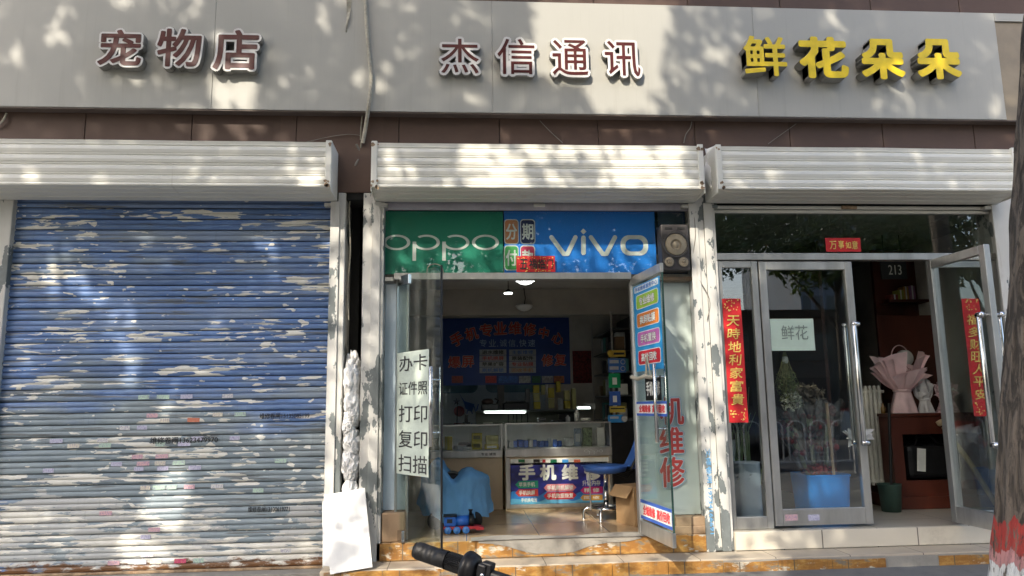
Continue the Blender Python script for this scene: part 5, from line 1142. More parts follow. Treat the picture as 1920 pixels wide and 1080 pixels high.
q = NT('milky_plastic_film'); p = q.pos(); q.bump(q.noise(p, 40, 5, .7, 1.0), .35, .008); q.b.inputs['Transmission Weight'].default_value = 0.0
M_bag = q.fin(q.mix(q.noise(p, 12, 5), (.74, .73, .71), (.90, .90, .89)), .35, 0, .5)
def bag(cx, cy, cz, rx, ry, rz, label, sd_):
    rb = random.Random(int(sd_*10)); m = MB()
    for k in range(5):                                              # crumpled layers of film, each a puckered lobe
        ox, oz, sc = rb.uniform(-.5, .5)*rx, rb.uniform(-.6, .6)*rz, rb.uniform(.5, .8)
        b_ = bmesh.new(); bmesh.ops.create_icosphere(b_, subdivisions=5, radius=1.0); o_ = Vector((sd_+k*3.1, k*1.7, sd_))
        for v in b_.verts:
            n_ = v.co.normalized(); k1 = abs(mnoise.noise(n_*1.9+o_)); k2 = abs(mnoise.noise(n_*4.6+o_)); k3 = abs(mnoise.noise(n_*10+o_))
            kk = sc*(1.2-.60*k1-.24*k2-.05*k3); v.co = Vector((cx+ox*.5+n_.x*rx*kk, cy-.02*k+n_.y*ry*kk, cz+oz+n_.z*rz*kk*.7))
        m.bm(b_, True)
    tag(m.build('plastic_bag', M_bag), label, 'plastic bag', 'plastic bags stuffed into the gap between the pillars')
bag(-.864, 0.145, 1.640, .088, .12, 0.310, 'crumpled milky plastic bag at the top of the pile in the gap between pillars', 1.3)
bag(-.864, 0.105, 1.360, .088, .12, 0.202, 'crumpled milky plastic bag second from the top in the gap between pillars', 4.1)
bag(-.864, 0.115, 1.120, .088, .12, 0.232, 'crumpled milky plastic bag in the lower middle of the gap between pillars', 7.7)
bag(-.864, 0.115, 0.860, .088, .12, 0.232, 'crumpled milky plastic bag just above the leaning white board', 9.2)
bag(-.864, 0.115, 0.550, .088, .12, 0.279, 'crumpled milky plastic bag behind the leaning white board', 2.2)
def cable(name, label, pts, r_, m_, cat='cable', grp=None):
    pp = [Vector(p) for p in pts]; out = []
    for i in range(len(pp)-1):
        a, b, c, d = pp[max(i-1, 0)], pp[i], pp[i+1], pp[min(i+2, len(pp)-1)]
        for k in range(6):
            t = k/6; out.append(.5*((2*b)+(c-a)*t+(2*a-5*b+4*c-d)*t*t+(3*b-a-3*c+d)*t*t*t))
    out.append(pp[-1]); m = MB(); m.tube(out, r_, 8); return tag(m.build(name, m_), label, cat, grp)
M_cab = pm('sun_bleached_sheath', (.40, .37, .29), .7, 0, .2, 25); M_wire = pm('grey_wire', (.22, .20, .17), .6)
def pts(*a): return [tuple(P(u, v, y)) for u, v, y in a]
cable('hanging_cable', 'thick sun-bleached cable hanging down the fascia between the first two shop names', pts((684, -30, -.125), (687, 40, -.125), (692, 100, -.125), (696, 150, -.13), (691, 200, -.13), (686, 235, -.06), (680, 268, -.03)), .0165, M_cab)
m = MB(); a = P(655, -12, -.11)
m.grid(lambda u, v: (a.x+(u-.5)*.05*(1-.75*v)-.02*v*v, -.112-.008*math.sin(v*9+u*2), a.z-.36*v), 5, 14); tag(m.build('torn_strip', M_cab), 'torn strip of pale tape hanging at the top left of the thick cable', 'strip')
gw = 'thin wires on the brown tiles'
cable('loose_wire', 'thin pale wire running down beside the thick cable on the brown tiles', pts((679, 217, -.02), (677, 240, -.02), (676, 262, -.02)), .006, M_cab, 'wire', gw)
cable('loose_wire', 'thin wire drooping across the brown tiles above the closed shutter', pts((560, 270, -.012), (610, 258, -.012), (650, 252, -.012), (676, 254, -.012)), .003, M_wire, 'wire', gw)
cable('loose_wire', 'short thin wire slanting down the brown tiles above the phone shop', pts((1012, 226, -.012), (1030, 245, -.012), (1055, 268, -.012)), .003, M_wire, 'wire', gw)
cable('loose_wire', 'crooked thin wire on the brown tiles above the gap to the flower shop', pts((1297, 228, -.012), (1294, 240, -.02), (1286, 252, -.012), (1282, 268, -.012)), .004, M_wire, 'wire', gw)
cable('loose_wire', 'slanting thin wire on the brown tiles above the flower shop shutter', pts((1493, 232, -.012), (1465, 252, -.012), (1440, 270, -.012)), .003, M_wire, 'wire', gw)
cable('loose_wire', 'short pale wire end at the far left on the brown tiles', pts((12, 212, -.02), (6, 225, -.03), (-6, 238, -.02)), .008, M_cab, 'wire', gw)
cable('cable_in_gap', 'pale cable hanging in the dark gap between the pillars', pts((678, 262, -.03), (672, 300, .05), (660, 322, .06), (655, 400, .08), (657, 470, .05), (652, 540, .07), (654, 600, .06)), .006, M_cab, 'cable', 'cables in the gap between the pillars')
cable('cable_in_gap', 'dark twisted cable bunched at the top of the gap between the pillars', pts((668, 270, -.02), (676, 290, .02), (668, 306, .0), (664, 318, .03), (672, 330, .05), (662, 345, .05)), .010, M_wire, 'cable', 'cables in the gap between the pillars')
m = MB(); a = P(668, 300, .02); m.grid(lambda u, v: (a.x+(u-.5)*.07*(1-.4*v)+.02*math.sin(v*6), .03+.02*math.sin(u*5+v*4), a.z+.10-.26*v), 6, 12); tag(m.build('torn_film', M_bag), 'torn flap of pale film at the top of the gap between the pillars', 'plastic film')
m = MB(); a = P(1329, 300, -.1); m.grid(lambda u, v: (a.x+(u-.5)*.10*(1-.3*v)+.02*math.sin(v*8), -.15+.05*math.sin(u*5+v*4), a.z+.10-.42*v), 6, 16); tag(m.build('torn_film', M_bag), 'crumpled strip of film stuffed between the phone shop and flower shop shutters', 'plastic film')
cable('speaker_wire', 'thin wire looping down the pillar to the right of the loudspeaker', pts((1300, 395, -.012), (1304, 440, -.02), (1300, 500, -.012), (1330, 560, -.02), (1326, 600, -.014)), .004, M_wire, 'wire')
cable('door_closer_hook', 'thin curved wire hook above the left glass door', pts((800, 514, .02), (803, 500, .0), (815, 495, -.01), (828, 500, -.01), (832, 514, .0)), .004, M_cab, 'hook')

# clutter on the counters and the bench
g6 = 'small things on the counters and bench'
def small(name, label, cat, mat, fn): m = MB(); fn(m); tag(m.build(name, mat), label, cat, g6)
ct = 1.2145
small('phone_holder', 'small black phone holder on top of the left display counter', 'holder', M_black, lambda m: (m.box(.05, .13, 1.85, 1.95, ct, ct+.012), m.box(.07, .11, 1.88, 1.90, ct+.012, ct+.09)))
small('card_reader', 'dark grey card reader lying on the right display counter', 'card reader', M_dp, lambda m: m.box(.85, .93, 1.78, 1.94, 1.2235, 1.262, .01))
small('calculator', 'flat black calculator beside the card reader on the right counter', 'calculator', M_black, lambda m: m.box(1.0, 1.10, 1.76, 1.90, 1.2235, 1.238, .004))
small('tape_roll', 'cream roll of tape on the right display counter', 'tape roll', M_paper, lambda m: m.lathe((1.36, 1.82, 1.2235), (0, 0, 1), [(.03, 0), (.05, 0), (.05, .03), (.03, .03)], 20))
small('white_bottle', 'small white squeeze bottle on the right display counter', 'bottle', M_white, lambda m: m.lathe((1.28, 1.9, 1.2235), (0, 0, 1), [(0, 0), (.025, 0), (.027, .08), (.012, .10), (.008, .13), (0, .13)], 16))
small('paper_scrap', 'creased white paper lying on the left display counter', 'paper', M_paper, lambda m: m.box(.27, .37, 1.82, 1.96, ct, ct+.003))
for i, (x, h_) in enumerate(((.60, .13), (.66, .10), (.70, .15), (.76, .11), (.83, .14))):
    small('hand_tool', ['thin black tool hanging from the bench shelf, leftmost of five', 'short black tool hanging from the bench shelf, second of five', 'long black tool hanging in the middle of the bench shelf', 'short black tool hanging fourth from left on the bench shelf', 'long black tool hanging rightmost of five on the bench shelf'][i], 'tool', M_black, lambda m, x=x, h_=h_: m.tube([(x, 2.845, 1.312), (x+.004, 2.84, 1.312-h_*.5), (x-.006, 2.84, 1.312-h_)], [.004, .007, .003], 7))
small('soldering_tray', 'low black tray of tools on the bench under the tube lamp', 'tray', M_black, lambda m: m.box(.95, 1.2, 2.7, 2.9, 1.001, 1.05, .008))
small('bench_monitor', 'dark monitor standing at the right end of the bench', 'monitor', M_black, lambda m: (m.box(1.22, 1.46, 2.9, 2.93, 1.06, 1.29, .006), m.box(1.32, 1.36, 2.92, 2.95, 1.001, 1.08)))
small('microscope', 'white bench microscope standing on the repair bench', 'microscope', M_white, lambda m: (m.box(1.24, 1.36, 2.66, 2.80, 1.001, 1.02, .004), m.tube([(1.30, 2.78, 1.02), (1.30, 2.78, 1.24), (1.30, 2.72, 1.26)], .014, 10), m.lathe((1.30, 2.71, 1.12), (0, 0, 1), [(.018, 0), (.026, .03), (.026, .13), (0, .14)], 14)))
cable('tool_cable', 'loose black cable trailing over the bench edge under the tube lamp', [(.5, 2.75, 1.005), (.62, 2.62, 1.01), (.72, 2.61, .97), (.86, 2.612, 1.0), (.9, 2.7, 1.008)], .005, M_black)

# ------------------------------------------------------------ electric bicycle in front of the camera: only its grip shows
EB = thing('electric_bike', 'black electric bicycle parked on the pavement, its right grip and throttle in view', 'electric bike', (.3, -4.4, .1))
g0 = P(780, 1031, -4.50); g1 = P(900, 1071, -4.57); g2 = P(1003, 1093, -5.34)
ax = (g1-g0).normalized(); L = (g1-g0).length
def along(t): return g0+ax*t
qz = ax.to_track_quat('Z', 'Y').to_matrix()
def grip_fn(u, v):
    a = 2*math.pi*u; t = v*.078; r_ = .0190-.0030*math.exp(-((t-.0)/.004)**2)
    up = Vector((0, 0, 1)); d = qz @ Vector((math.cos(a), math.sin(a), 0)); front = max(0, -d.y*.8+d.z*.5)
    for c_ in (.028, .048): r_ -= .0040*front*math.exp(-((t-c_)/.0075)**2)
    r_ += .0006*math.exp(-((t-.076)/.003)**2)
    return along(t)+d*r_
m = MB(); m.grid(grip_fn, 48, 70); m.add([along(-.001)+qz @ Vector((.0165*math.cos(i*.2618), .0165*math.sin(i*.2618), 0)) for i in range(24)], [tuple(range(24))]); m.build('grip', M_rubber, EB)
m = MB(); m.lathe(along(.0785), ax, [(.016, 0), (.0178, .001), (.0182, .037), (.019, .040), (.016, .041)], 36)
for i in range(30):
    for j in range(11):
        if (i % 10) < 7:
            a = 2*math.pi*i/30; d = qz @ Vector((math.cos(a), math.sin(a), 0)); tn = ax.cross(d); c = along(.0815+j*.0031)+d*.0181
            s_ = .00118; m.add([c-tn*s_*1.2-ax*s_, c+tn*s_*1.2-ax*s_, c+tn*s_*1.2+ax*s_, c-tn*s_*1.2+ax*s_, c+d*.0022], [(0, 1, 4), (1, 2, 4), (2, 3, 4), (3, 0, 4)])
m.build('twist_throttle', M_rubber, EB)
m = MB(); m.lathe(along(.120), ax, [(.021, 0), (.030, .001), (.0335, .005), (.0335, .012), (.0315, .014), (.0315, .019), (.029, .027), (.021, .032), (.013, .033)], 40)
m.build('throttle_housing', M_black, EB)
m = MB(); m.T = Matrix.Translation(along(.156)) @ qz.to_4x4()
m.box(-.019, .019, -.019, .02, .0, .020, .004); m.box(-.014, .010, -.021, .024, .006, .030, .003); m.build('lever_clamp', M_black, EB)
m = MB(); m.T = Matrix.Translation(along(.168)) @ qz.to_4x4(); 
for sx in (-1, 1): m.lathe((sx*.010, 0, .004), (sx, 0, 0), [(0, .010), (.0045, .010), (.0045, .0125), (.003, .0135), (0, .0135)], 12)
m.build('clamp_bolt', M_chrome, EB)
ste = along(.45)+Vector((.05, -.02, -.02))
ste = along(.40)
m = MB(); m.tube([along(.152), along(.20), along(.30), along(.40), along(.55), along(.80)], .0112, 14); m.build('handlebar', M_black, EB)
m = MB(); sd2 = Vector((-ax.y, ax.x, 0)).normalized(); m.tube([along(.165)+Vector((0, 0, -.02)), along(.14)+sd2*-.05+Vector((0, 0, -.03)), along(.06)+sd2*-.06+Vector((0, 0, -.055))], [.008, .006, .005], 8); m.build('brake_lever', M_black, EB)
fw = Vector((ste.x+.12, ste.y-.26, .1+.20)); rw = Vector((ste.x-.05, ste.y+1.0, .1+.20)); sx_ = ste+Vector((.05, 0, -.02))
fm = pm('bike_black_paint', (.02, .02, .022), .25)
m = MB(); m.tube([sx_, sx_.lerp(fw, .35)], .022, 12); m.build('stem', fm, EB)
hb = sx_.lerp(fw, .35)
for s_ in (-.05, .05): m = MB(); m.tube([hb, hb.lerp(fw, .2)+Vector((s_, 0, 0)), fw+Vector((s_, 0, 0))], .014, 10); m.build('fork_leg', fm, EB)
m = MB(); m.tube([hb, Vector((hb.x-.03, hb.y+.25, .42)), Vector((hb.x-.05, hb.y+.6, .42)), rw+Vector((0, -.1, .08)), rw+Vector((0, .15, .25))], .03, 12); m.build('frame', fm, EB)
m = MB(); m.lathe((hb.x-.05, hb.y+.62, .42), (0, .1, 1), [(.016, 0), (.016, .25), (0, .25)], 12); m.build('seat_post', M_chrome, EB)
def saddle(u, v): 
    a = 2*math.pi*u; w_ = .06+.07*v; return (hb.x-.05+w_*math.cos(a), hb.y+.45+.34*v, .685+.035*max(0, math.sin(a))-.015*max(0, -math.sin(a)))
m = MB(); m.grid(saddle, 20, 10); m.add([saddle(i/20, 0) for i in range(20)], [tuple(range(20))]); m.add([saddle(i/20, 1) for i in range(20)], [tuple(range(20))]); m.build('saddle', M_rubber, EB)
for c_ in (fw, rw):
    m = MB()
    m.lathe((c_.x-.03, c_.y, c_.z), (1, 0, 0), [(.150, 0), (.185, .004), (.199, .018), (.199, .042), (.185, .056), (.150, .06)], 40); t_ = m.build('wheel', M_rubber, EB)
    m = MB(); m.lathe((c_.x-.025, c_.y, c_.z), (1, 0, 0), [(0, 0), (.05, .0), (.06, .02), (.148, .02), (.15, .03), (.06, .034), (.05, .05), (0, .05)], 32); m.build('rim', M_alu, t_)

# ------------------------------------------------------------ the street behind the camera, mirrored in the glass
M_rail = pm('white_rail_paint', (.62, .62, .62), .5)
for k in range(7):
    x0 = -8.4+k*2.6; t = thing('guard_railing', 'white arched guard railing section along the kerb behind the viewer', 'railing', (x0+1.3, -6.95, .1), 'guard railings along the kerb')
    if k == 0:
        m = MB(); m.box(x0, x0+2.6, -6.97, -6.94, .30, .335); m.build('lower_rail', M_rail, t)
        for xx in (x0, x0+2.54): m = MB(); m.box(xx, xx+.05, -6.98, -6.93, .1, 1.08); m.build('post', M_rail, t)
        m = MB()
        for i in range(6):
            xa = x0+.12+i*.41; m.tube([(xa, -6.955, .335)]+[(xa+.15-.15*math.cos(math.pi*j/10), -6.955, .92+.12*math.sin(math.pi*j/10)) for j in range(11)]+[(xa+.30, -6.955, .335)], .014, 6)
        m.build('arched_bars', M_rail, t); RG0 = t
    else:
        for ch in RG0.children: c = ch.copy(); COL.objects.link(c); c.parent = t
PC = thing('parked_car', 'dark grey saloon car parked on the road behind the viewer', 'car', (4.6, -9.3, -.03))
def body_prof(x, top): return top
sec = [(-2.2, .45, .62, .62), (-2.1, .30, .80, .80), (-1.5, .25, .93, .93), (-.95, .25, .98, 1.02), (-.45, .25, .98, 1.40), (.5, .25, .98, 1.46), (1.15, .25, .98, 1.30), (1.65, .25, 1.0, 1.04), (2.1, .32, .95, .95), (2.22, .45, .80, .80)]
m = MB(); ring_n = 12; vs = []
for x, lo, be, tp in sec:
    w_ = .86 if abs(x) < 2 else .74
    for y, z in ((-w_*.9, lo), (-w_, (lo+be)/2), (-w_*.98, be), (-w_*.72 if tp > be+.1 else -w_*.9, tp-.03), (-w_*.5, tp), (w_*.5, tp), (w_*.72 if tp > be+.1 else w_*.9, tp-.03), (w_*.98, be), (w_, (lo+be)/2), (w_*.9, lo), (.3, lo), (-.3, lo)): vs.append((4.6+x, -9.3+y, z-.03))
fs = [(i*12+j, i*12+(j+1) % 12, (i+1)*12+(j+1) % 12, (i+1)*12+j) for i in range(len(sec)-1) for j in range(12)]+[tuple(range(12)), tuple((len(sec)-1)*12+j for j in range(12))]
m.add(vs, fs, True); m.build('body', pm('car_grey', (.08, .085, .09), .2, .3), PC)
for sg in (-1, 1):
    m = MB(); yo = sg*.80
    m.prism([(-.80, .98), (.45-.0, .98), (.42, 1.36), (-.36, 1.34)], (4.6, -9.3+yo, -.03), (1, 0, 0), (0, 0, 1), (0, -sg*.06, 0)); m.prism([(.50, .98), (1.35, 1.0), (1.0, 1.28), (.47, 1.36)], (4.6, -9.3+yo, -.03), (1, 0, 0), (0, 0, 1), (0, -sg*.06, 0)); m.build('side_window', pm('car_glass', (.02, .025, .03), .08), PC)
    for xx in (-1.35, 1.35): MB().lathe((4.6+xx, -9.3+sg*.70, .29), (0, sg, 0), [(0, 0), (.32, 0), (.32, .15), (.22, .17), (.2, .15), (0, .16)], 26).build('wheel', M_rubber, PC)
def block(name, label, x0, x1, y0, y1, h, col, nx, nz, gl, parent_cat='building'):
    t = thing(name, label, parent_cat, ((x0+x1)/2, (y0+y1)/2, 0)); MB().box(x0, x1, y0, y1, 0, h).build('wall', pm(name+'_wall', col, .8, 0, .1, .3), t)
    MB().box(x0-.2, x1+.2, y0-.2, y1+.25, h, h+.35).build('parapet', pm(name+'_parapet', tuple(c*.8 for c in col), .8), t)
    m = MB(); dx = (x1-x0)/nx; dz = (h-1.2)/nz
    for i in range(nx):
        for j in range(nz): m.box(x0+dx*(i+.18), x0+dx*(i+.82), y1+.002, y1+.06, 1.0+dz*(j+.1), 1.0+dz*(j+.72))
    w_ = m.build('window_band', gl, t); return t
M_wg = pm('dark_window_glass', (.03, .04, .05), .1)
block('low_shop_block', 'long low dark shop block across the road behind the viewer', -30, 34, -38, -27, 5.2, (.16, .14, .12), 16, 2, M_wg)
block('tower_block', 'tall glassy office tower rising over the low shop block behind the viewer', 46, 66, -110, -90, 62, (.17, .20, .24), 12, 20, M_wg)
block('apartment_block', 'pale apartment block standing far behind the viewer to the left', -60, -22, -95, -78, 22, (.30, .27, .23), 12, 7, M_wg)

# ------------------------------------------------------------ street trees: the crowns overhead cast the dappled shade
M_leaf = None
def m_leaf():
    q = NT('leaf_green'); p = q.pos()
    c = q.mix(q.noise(p, 2.2, 3), (.045, .085, .018), (.09, .14, .035))
    t = q.n('BsdfTranslucent'); q.set(t.inputs[0], (.10, .16, .03)); ms = q.n('MixShader'); ms.inputs[0].default_value = .3
    q.fin(c, .5); q.t.links.new(q.b.outputs[0], ms.inputs[1]); q.t.links.new(t.outputs[0], ms.inputs[2]); q.t.links.new(ms.outputs[0], q.out.inputs[0])
    return q.m
M_leaf = m_leaf()
def m_bark():
    q = NT('furrowed_bark'); p = q.pos(); s = q.sep(p)
    v = q.comb(q.math('MULTIPLY', s[0], 1.0), s[1], q.math('MULTIPLY', s[2], .16))
    f = q.noise(v, 42, 6, .7, .6); g = q.noise(p, 9, 4)
    c = q.mix(q.step(f, .42, .58), (.016, .012, .009), (.15, .118, .090)); c = q.mix(q.math('MULTIPLY', g, .3), c, (.18, .15, .115))
    n = q.math('MULTIPLY_ADD', q.math('SUBTRACT', q.noise(v, 30, 4), .5), .09, s[2])
    red = q.math('MULTIPLY', q.step(n, 1.068, 1.062), q.step(n, .985, .99)); fl = q.step(q.noise(v, 60, 5, .7), .62, .5)
    pk = q.math('MULTIPLY', q.step(n, .99, .985), q.step(n, .945, .95)); wh = q.step(n, .95, .945)
    c = q.mix(q.math('MULTIPLY', red, fl), c, (.40, .045, .035)); c = q.mix(q.math('MULTIPLY', pk, fl), c, (.50, .24, .23)); c = q.mix(q.math('MULTIPLY', wh, fl), c, (.66, .66, .64))
    q.bump(f, 1.0, .02)
    return q.fin(c, .9)
M_bark = m_bark()

# gaps shaped into the unseen crowns to place the sunlit patches (polygons and spots on the facade plane, metres)
LIT_POLY = [  # (polygon in photo pixels on the facade, leaf density left inside)
    ([(1000, -40), (1290, -40), (1262, 60), (1250, 130), (1240, 215), (1112, 216), (1085, 170), (1010, 150), (950, 130), (985, 70)], .0),
    ([(860, 240), (1300, 245), (1290, 300), (1310, 370), (1180, 375), (1100, 300), (980, 310), (960, 375), (870, 370)], .06),
    ([(700, 270), (860, 262), (870, 360), (720, 372)], .35),
    ([(390, 150), (480, 135), (490, 205), (400, 212)], .0),
    ([(395, 55), (430, 60), (430, 130), (398, 130)], .25),
    ([(340, 225), (490, 225), (500, 265), (330, 268)], .25),
    ([(335, 285), (425, 285), (420, 350), (340, 352)], .15),
    ([(530, 285), (640, 280), (650, 372), (520, 350)], .35),
    ([(0, 300), (90, 310), (110, 350), (0, 350)], .3),
    ([(615, 400), (660, 400), (660, 1090), (600, 1090)], .03),
    ([(680, 380), (728, 380), (722, 1000), (680, 1000)], .22),
    ([(1290, 425), (1345, 430), (1370, 760), (1375, 1030), (1310, 1030), (1300, 640)], .02),
    ([(730, 440), (1250, 440), (1240, 520), (740, 520)], .28),
    ([(1220, 520), (1320, 520), (1330, 820), (1240, 760)], .35),
    ([(205, 660), (300, 640), (350, 800), (345, 960), (310, 1075), (210, 1075), (190, 960), (240, 830)], .0),
    ([(170, 540), (240, 540), (260, 660), (180, 660)], .15),
    ([(60, 490), (150, 485), (200, 545), (190, 580), (70, 545)], .08),
    ([(0, 640), (60, 640), (50, 760), (0, 760)], .4),
    ([(20, 395), (60, 395), (75, 450), (25, 440)], .25),
    ([(480, 430), (540, 430), (530, 470), (485, 470)], .3),
    ([(600, 930), (720, 930), (730, 1240), (620, 1240)], .22),
    ([(730, 965), (1420, 945), (1500, 1100), (1480, 1320), (700, 1320)], .05),
    ([(1350, 480), (1600, 480), (1600, 520), (1350, 520)], .35),
    ([(1345, 560), (1405, 560), (1410, 800), (1350, 800)], .35),
    ([(1440, 1000), (1590, 1000), (1580, 1045), (1430, 1045)], .45),
    ([(1510, 20), (1570, 15), (1620, 70), (1560, 85)], .35),
    ([(1640, 150), (1740, 150), (1740, 215), (1640, 210)], .45),
    ([(1690, 290), (1790, 290), (1800, 352), (1690, 350)], .4),
    ([(1860, 180), (1900, 180), (1900, 215), (1850, 215)], .3),
    ([(1300, 0), (1400, 0), (1440, 215), (1260, 215), (1260, 100)], .55),
    ([(700, 0), (980, 0), (930, 140), (1080, 160), (1100, 215), (830, 215)], .75),
]
polys = []
def to_front(p): k = p.y/SUN_DIR.y; return (p.x-SUN_DIR.x*k, p.z-SUN_DIR.z*k)
for pl, d in LIT_POLY:
    ym = sum(v for _, v in pl)/len(pl); Yp = -.1 if ym < 215 else (-.32 if 265 < ym < 372 else (.12 if 440 <= ym <= 520 and 700 < pl[0][0] < 1280 else 0))
    polys.append((np.array([to_front(P(u, v, Yp)) for u, v in pl]), d))
for pl, d in (([(-.45, 1.75), (-.3, 2.05), (1.2, 1.02), (1.15, .80)], .04), ([(.02, 1.78), (.30, 1.78), (.34, 2.46), (.02, 2.46)], .12), ([(-.4, 1.1), (-.1, 1.1), (-.08, 1.55), (-.4, 1.5)], .2), ([(2.75, .70), (3.3, .70), (3.3, 1.2), (2.75, 1.2)], .4), ([(2.2, .9), (2.5, .9), (2.5, 1.4), (2.2, 1.4)], .4)):  # leaf gaps added to bring sun onto floor, counter, cloth and pails
    polys.append((np.array(pl), d))
spots = []
rs = np.random.RandomState(11)
for (u, v, r_) in [(255, 28, 24), (125, 95, 22), (52, 130, 28), (275, 165, 26), (515, 18, 18), (380, 48, 22), (620, 70, 20), (595, 190, 16), (135, 60, 16), (305, 175, 14), (505, 150, 14), (1850, 50, 18), (1840, 130, 14), (1560, 40, 20), (1490, 160, 16), (1355, 130, 16), (780, 32, 14), (720, 190, 20), (880, 40, 18), (930, 165, 20), (1760, 170, 18), (1690, 180, 20), (300, 90, 12), (40, 50, 14), (545, 70, 12), (130, 540, 16), (90, 470, 18), (40, 560, 20), (300, 430, 14), (505, 445, 16), (1455, 320, 14), (1540, 340, 12), (1870, 330, 14)]:
    spots.append((PX(u, v, 0), PZ(u, v, 0), r_*.0046))
for k in range(60): spots.append((rs.uniform(-4.2, 5.4), rs.uniform(.1, 5.1), rs.uniform(.03, .075)))
spots = np.array(spots)
def density(X, Z):
    d = np.ones_like(X)
    for pg, dv in polys:
        ins = np.zeros(X.shape, bool); n = len(pg)
        for i in range(n):
            x1, z1 = pg[i]; x2, z2 = pg[(i+1) % n]
            c = ((z1 > Z) != (z2 > Z)) & (X < (x2-x1)*(Z-z1)/(z2-z1+1e-9)+x1); ins ^= c
        d = np.where(ins, np.minimum(d, dv), d)
    for x, z, r_ in spots: d = np.where((X-x)**2+(Z-z)**2 < r_*r_, np.minimum(d, .08), d)
    return d
sd = np.array(SUN_DIR)
def crowns():
    """leaf positions: sprays of leaves through the crown volumes, thinned where the light comes through"""
    rs = np.random.RandomState(5)
    N = 23500
    X = rs.uniform(-5.3, 6.3, N); Z = rs.uniform(-.9, 6.6, N); T = rs.uniform(6.6, 11.0, N)
    N2 = 1800; N += N2; X = np.append(X, rs.uniform(2.4, 5.2, N2)); Z = np.append(Z, rs.uniform(-3.4, -.9, N2)); T = np.append(T, rs.uniform(11.0, 14.5, N2))  # more leaves added to shade the near trunk
    c = np.stack([X+sd[0]*T, sd[1]*T, Z+sd[2]*T], 1)
    # a spray: 5 leaves along a short twig
    L = 5
    tw = rs.normal(size=(N, 3)); tw /= np.linalg.norm(tw, axis=1, keepdims=True); tw[:, 2] -= .25
    k = np.linspace(-.11, .11, L)
    p = c[:, None, :]+tw[:, None, :]*k[None, :, None]+rs.normal(size=(N, L, 3))*.018
    p = p.reshape(-1, 3)
    t = -p[:, 1]/sd[1]*-1
    t = p[:, 1]/sd[1]; fx = p[:, 0]-sd[0]*t; fz = p[:, 2]-sd[2]*t
    jit = rs.normal(size=(len(p), 2))*.035
    keep = rs.uniform(size=len(p)) < density(fx+jit[:, 0], fz+jit[:, 1])
    keep &= p[:, 2] > 3.3
    p = p[keep]; n = len(p)
    a = rs.normal(size=(n, 3)); a /= np.linalg.norm(a, axis=1, keepdims=True)
    b = np.cross(a, rs.normal(size=(n, 3))); b /= np.linalg.norm(b, axis=1, keepdims=True)
    ln = rs.uniform(.05, .085, n)[:, None]; wd = ln*rs.uniform(.42, .6, n)[:, None]
    q = np.stack([p-a*ln, p+b*wd-a*ln*.15, p+a*ln, p-b*wd-a*ln*.15], 1)
    return p, q
LP, LQ = crowns()
def leaf_mesh(name, q, parent):
    n = len(q); me = bpy.data.meshes.new(name); o = Vector((0, 0, 0)); pr = parent
    while pr is not None: o += pr.location; pr = pr.parent
    v = (q-np.array(o)).reshape(-1).astype('f'); me.vertices.add(n*4); me.vertices.foreach_set('co', v)
    me.loops.add(n*4); me.loops.foreach_set('vertex_index', np.arange(n*4, dtype='i')); me.polygons.add(n)
    me.polygons.foreach_set('loop_start', np.arange(0, n*4, 4, dtype='i')); me.polygons.foreach_set('loop_total', np.full(n, 4, 'i'))
    me.update(calc_edges=True); me.materials.append(M_leaf)
    ob = bpy.data.objects.new(name, me); COL.objects.link(ob); ob.parent = parent; return ob
def trunk(mb, base, top, r0, r1, nseg, nz, rough, z_lo=0):
    base, top = Vector(base), Vector(top)
    def fn(u, v):
        a = 2*math.pi*u; c = base.lerp(top, v); r_ = r0+(r1-r0)*v + .06*max(0, 1-v*9)**2
        d = Vector((math.cos(a), math.sin(a), 0)); q = c+d*r_
        rid = 1-abs(mnoise.noise((d.x*r_*22, d.y*r_*22, q.z*3.2)))*2; rid2 = mnoise.noise((d.x*r_*60, d.y*r_*60, q.z*9))
        return q+d*(rough*(rid-.4)+rough*.35*rid2+.012*mnoise.noise((d.x*3, d.y*3, q.z*1.7)))
    mb.grid(fn, nseg, nz)
TREES = [((1.49, -4.2, .1), (2.30, -4.25, 4.9), .185, .13, 'street_tree', 'rough-barked street tree with red and white painted band, at the right edge of the view', (.6, -5.6, 8.6)),
         ((-5.6, -4.6, .1), (-5.3, -4.7, 5.0), .17, .12, 'street_tree', 'leafy street tree standing on the pavement before the closed left shop', (-4.6, -6.0, 9.0)),
         ((7.6, -4.4, .1), (7.5, -4.5, 5.0), .17, .12, 'street_tree', 'leafy street tree on the pavement to the right of the flower shop', (6.2, -6.0, 9.0))]
cut = [-1.7, 2.4]
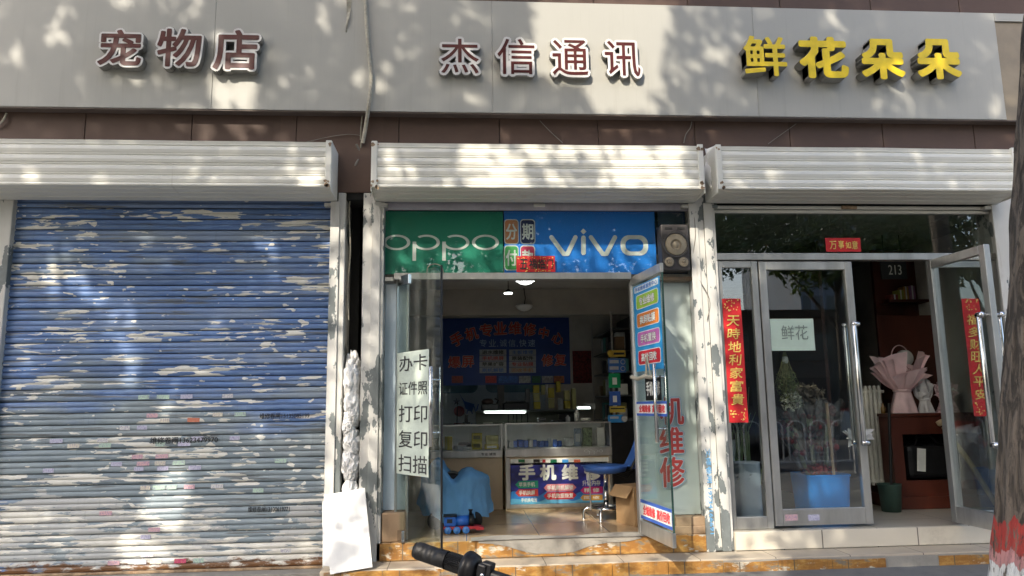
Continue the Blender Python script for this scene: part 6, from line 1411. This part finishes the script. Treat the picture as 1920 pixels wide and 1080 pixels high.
for i, (b_, t_, r0, r1, nm, lb, cc) in enumerate(TREES):
    t = thing(nm, lb, 'tree', b_, 'street trees along the kerb')
    m = MB(); fine = i == 0
    trunk(m, (b_[0], b_[1], b_[2]-.06), t_, r0, r1, 260 if fine else 28, 520 if fine else 24, .012 if fine else .006)
    m.build('trunk', M_bark, t)
    sel = (LP[:, 0] < cut[0]) if i == 1 else ((LP[:, 0] >= cut[1]) if i == 2 else ((LP[:, 0] >= cut[0]) & (LP[:, 0] < cut[1])))
    pts = LP[sel]; rr = random.Random(40+i)
    for k in range(13):
        q = Vector(pts[rr.randrange(len(pts))]); s_ = Vector(t_).lerp(Vector(b_), rr.uniform(0, .12)); md = s_.lerp(q, .5)+Vector((rr.uniform(-.4, .4), rr.uniform(-.3, .3), rr.uniform(.2, .8)))
        m = MB(); m.tube([s_, s_.lerp(md, .5)+Vector((0, 0, .12)), md, md.lerp(q, .5), q], [r1*.55, r1*.42, r1*.3, r1*.17, .008], 8); m.build('limb', M_bark, t)
    leaf_mesh('crown', LQ[sel], t)
# the row of trees on the far pavement, mirrored in the glass
rs = np.random.RandomState(21)
for i, (x, y) in enumerate(((-9.5, -23), (-3.2, -22.6), (3.0, -23.2), (9.3, -22.8), (15.5, -23), (21.8, -22.7))):
    t = thing('street_tree', ['bushy tree far left on the opposite pavement behind the viewer', 'bushy tree second from left on the opposite pavement behind the viewer', 'bushy tree third from left on the opposite pavement behind the viewer', 'bushy tree third from right on the opposite pavement behind the viewer', 'bushy tree second from right on the opposite pavement behind the viewer', 'bushy tree far right on the opposite pavement behind the viewer'][i], 'tree', (x, y, .08), 'street trees along the far kerb')
    m = MB(); m.tube([(x, y, .06), (x+.1, y, 2.5), (x+.05, y+.1, 5.2), (x+.2, y, 8.0)], [.22, .17, .13, .05], 12); m.build('trunk', M_bark, t)
    for k in range(5):
        a = k*1.3+i; m = MB(); m.tube([(x+.08, y, 4.2+k*.4), (x+1.2*math.cos(a), y+1.2*math.sin(a), 6+k*.4), (x+2.4*math.cos(a), y+2.2*math.sin(a), 7.4+k*.5)], [.09, .06, .02], 8); m.build('limb', M_bark, t)
    n = 9500; d = rs.normal(size=(n, 3)); d /= np.linalg.norm(d, axis=1, keepdims=True); rr = rs.uniform(.25, 1, n)[:, None]**.5
    p = np.array([x, y, 8.9])+d*rr*np.array([3.7, 3.0, 3.0])*(1+.22*np.sin(d[:, :1]*7+i)*np.cos(d[:, 2:]*6))
    a = rs.normal(size=(n, 3)); a /= np.linalg.norm(a, axis=1, keepdims=True); b = np.cross(a, rs.normal(size=(n, 3))); b /= np.linalg.norm(b, axis=1, keepdims=True); ln = rs.uniform(.10, .19, n)[:, None]
    leaf_mesh('crown', np.stack([p-a*ln, p+b*ln*.5, p+a*ln, p-b*ln*.5], 1), t)
COL.objects.unlink(_to); bpy.data.objects.remove(_to); bpy.data.curves.remove(_tc)
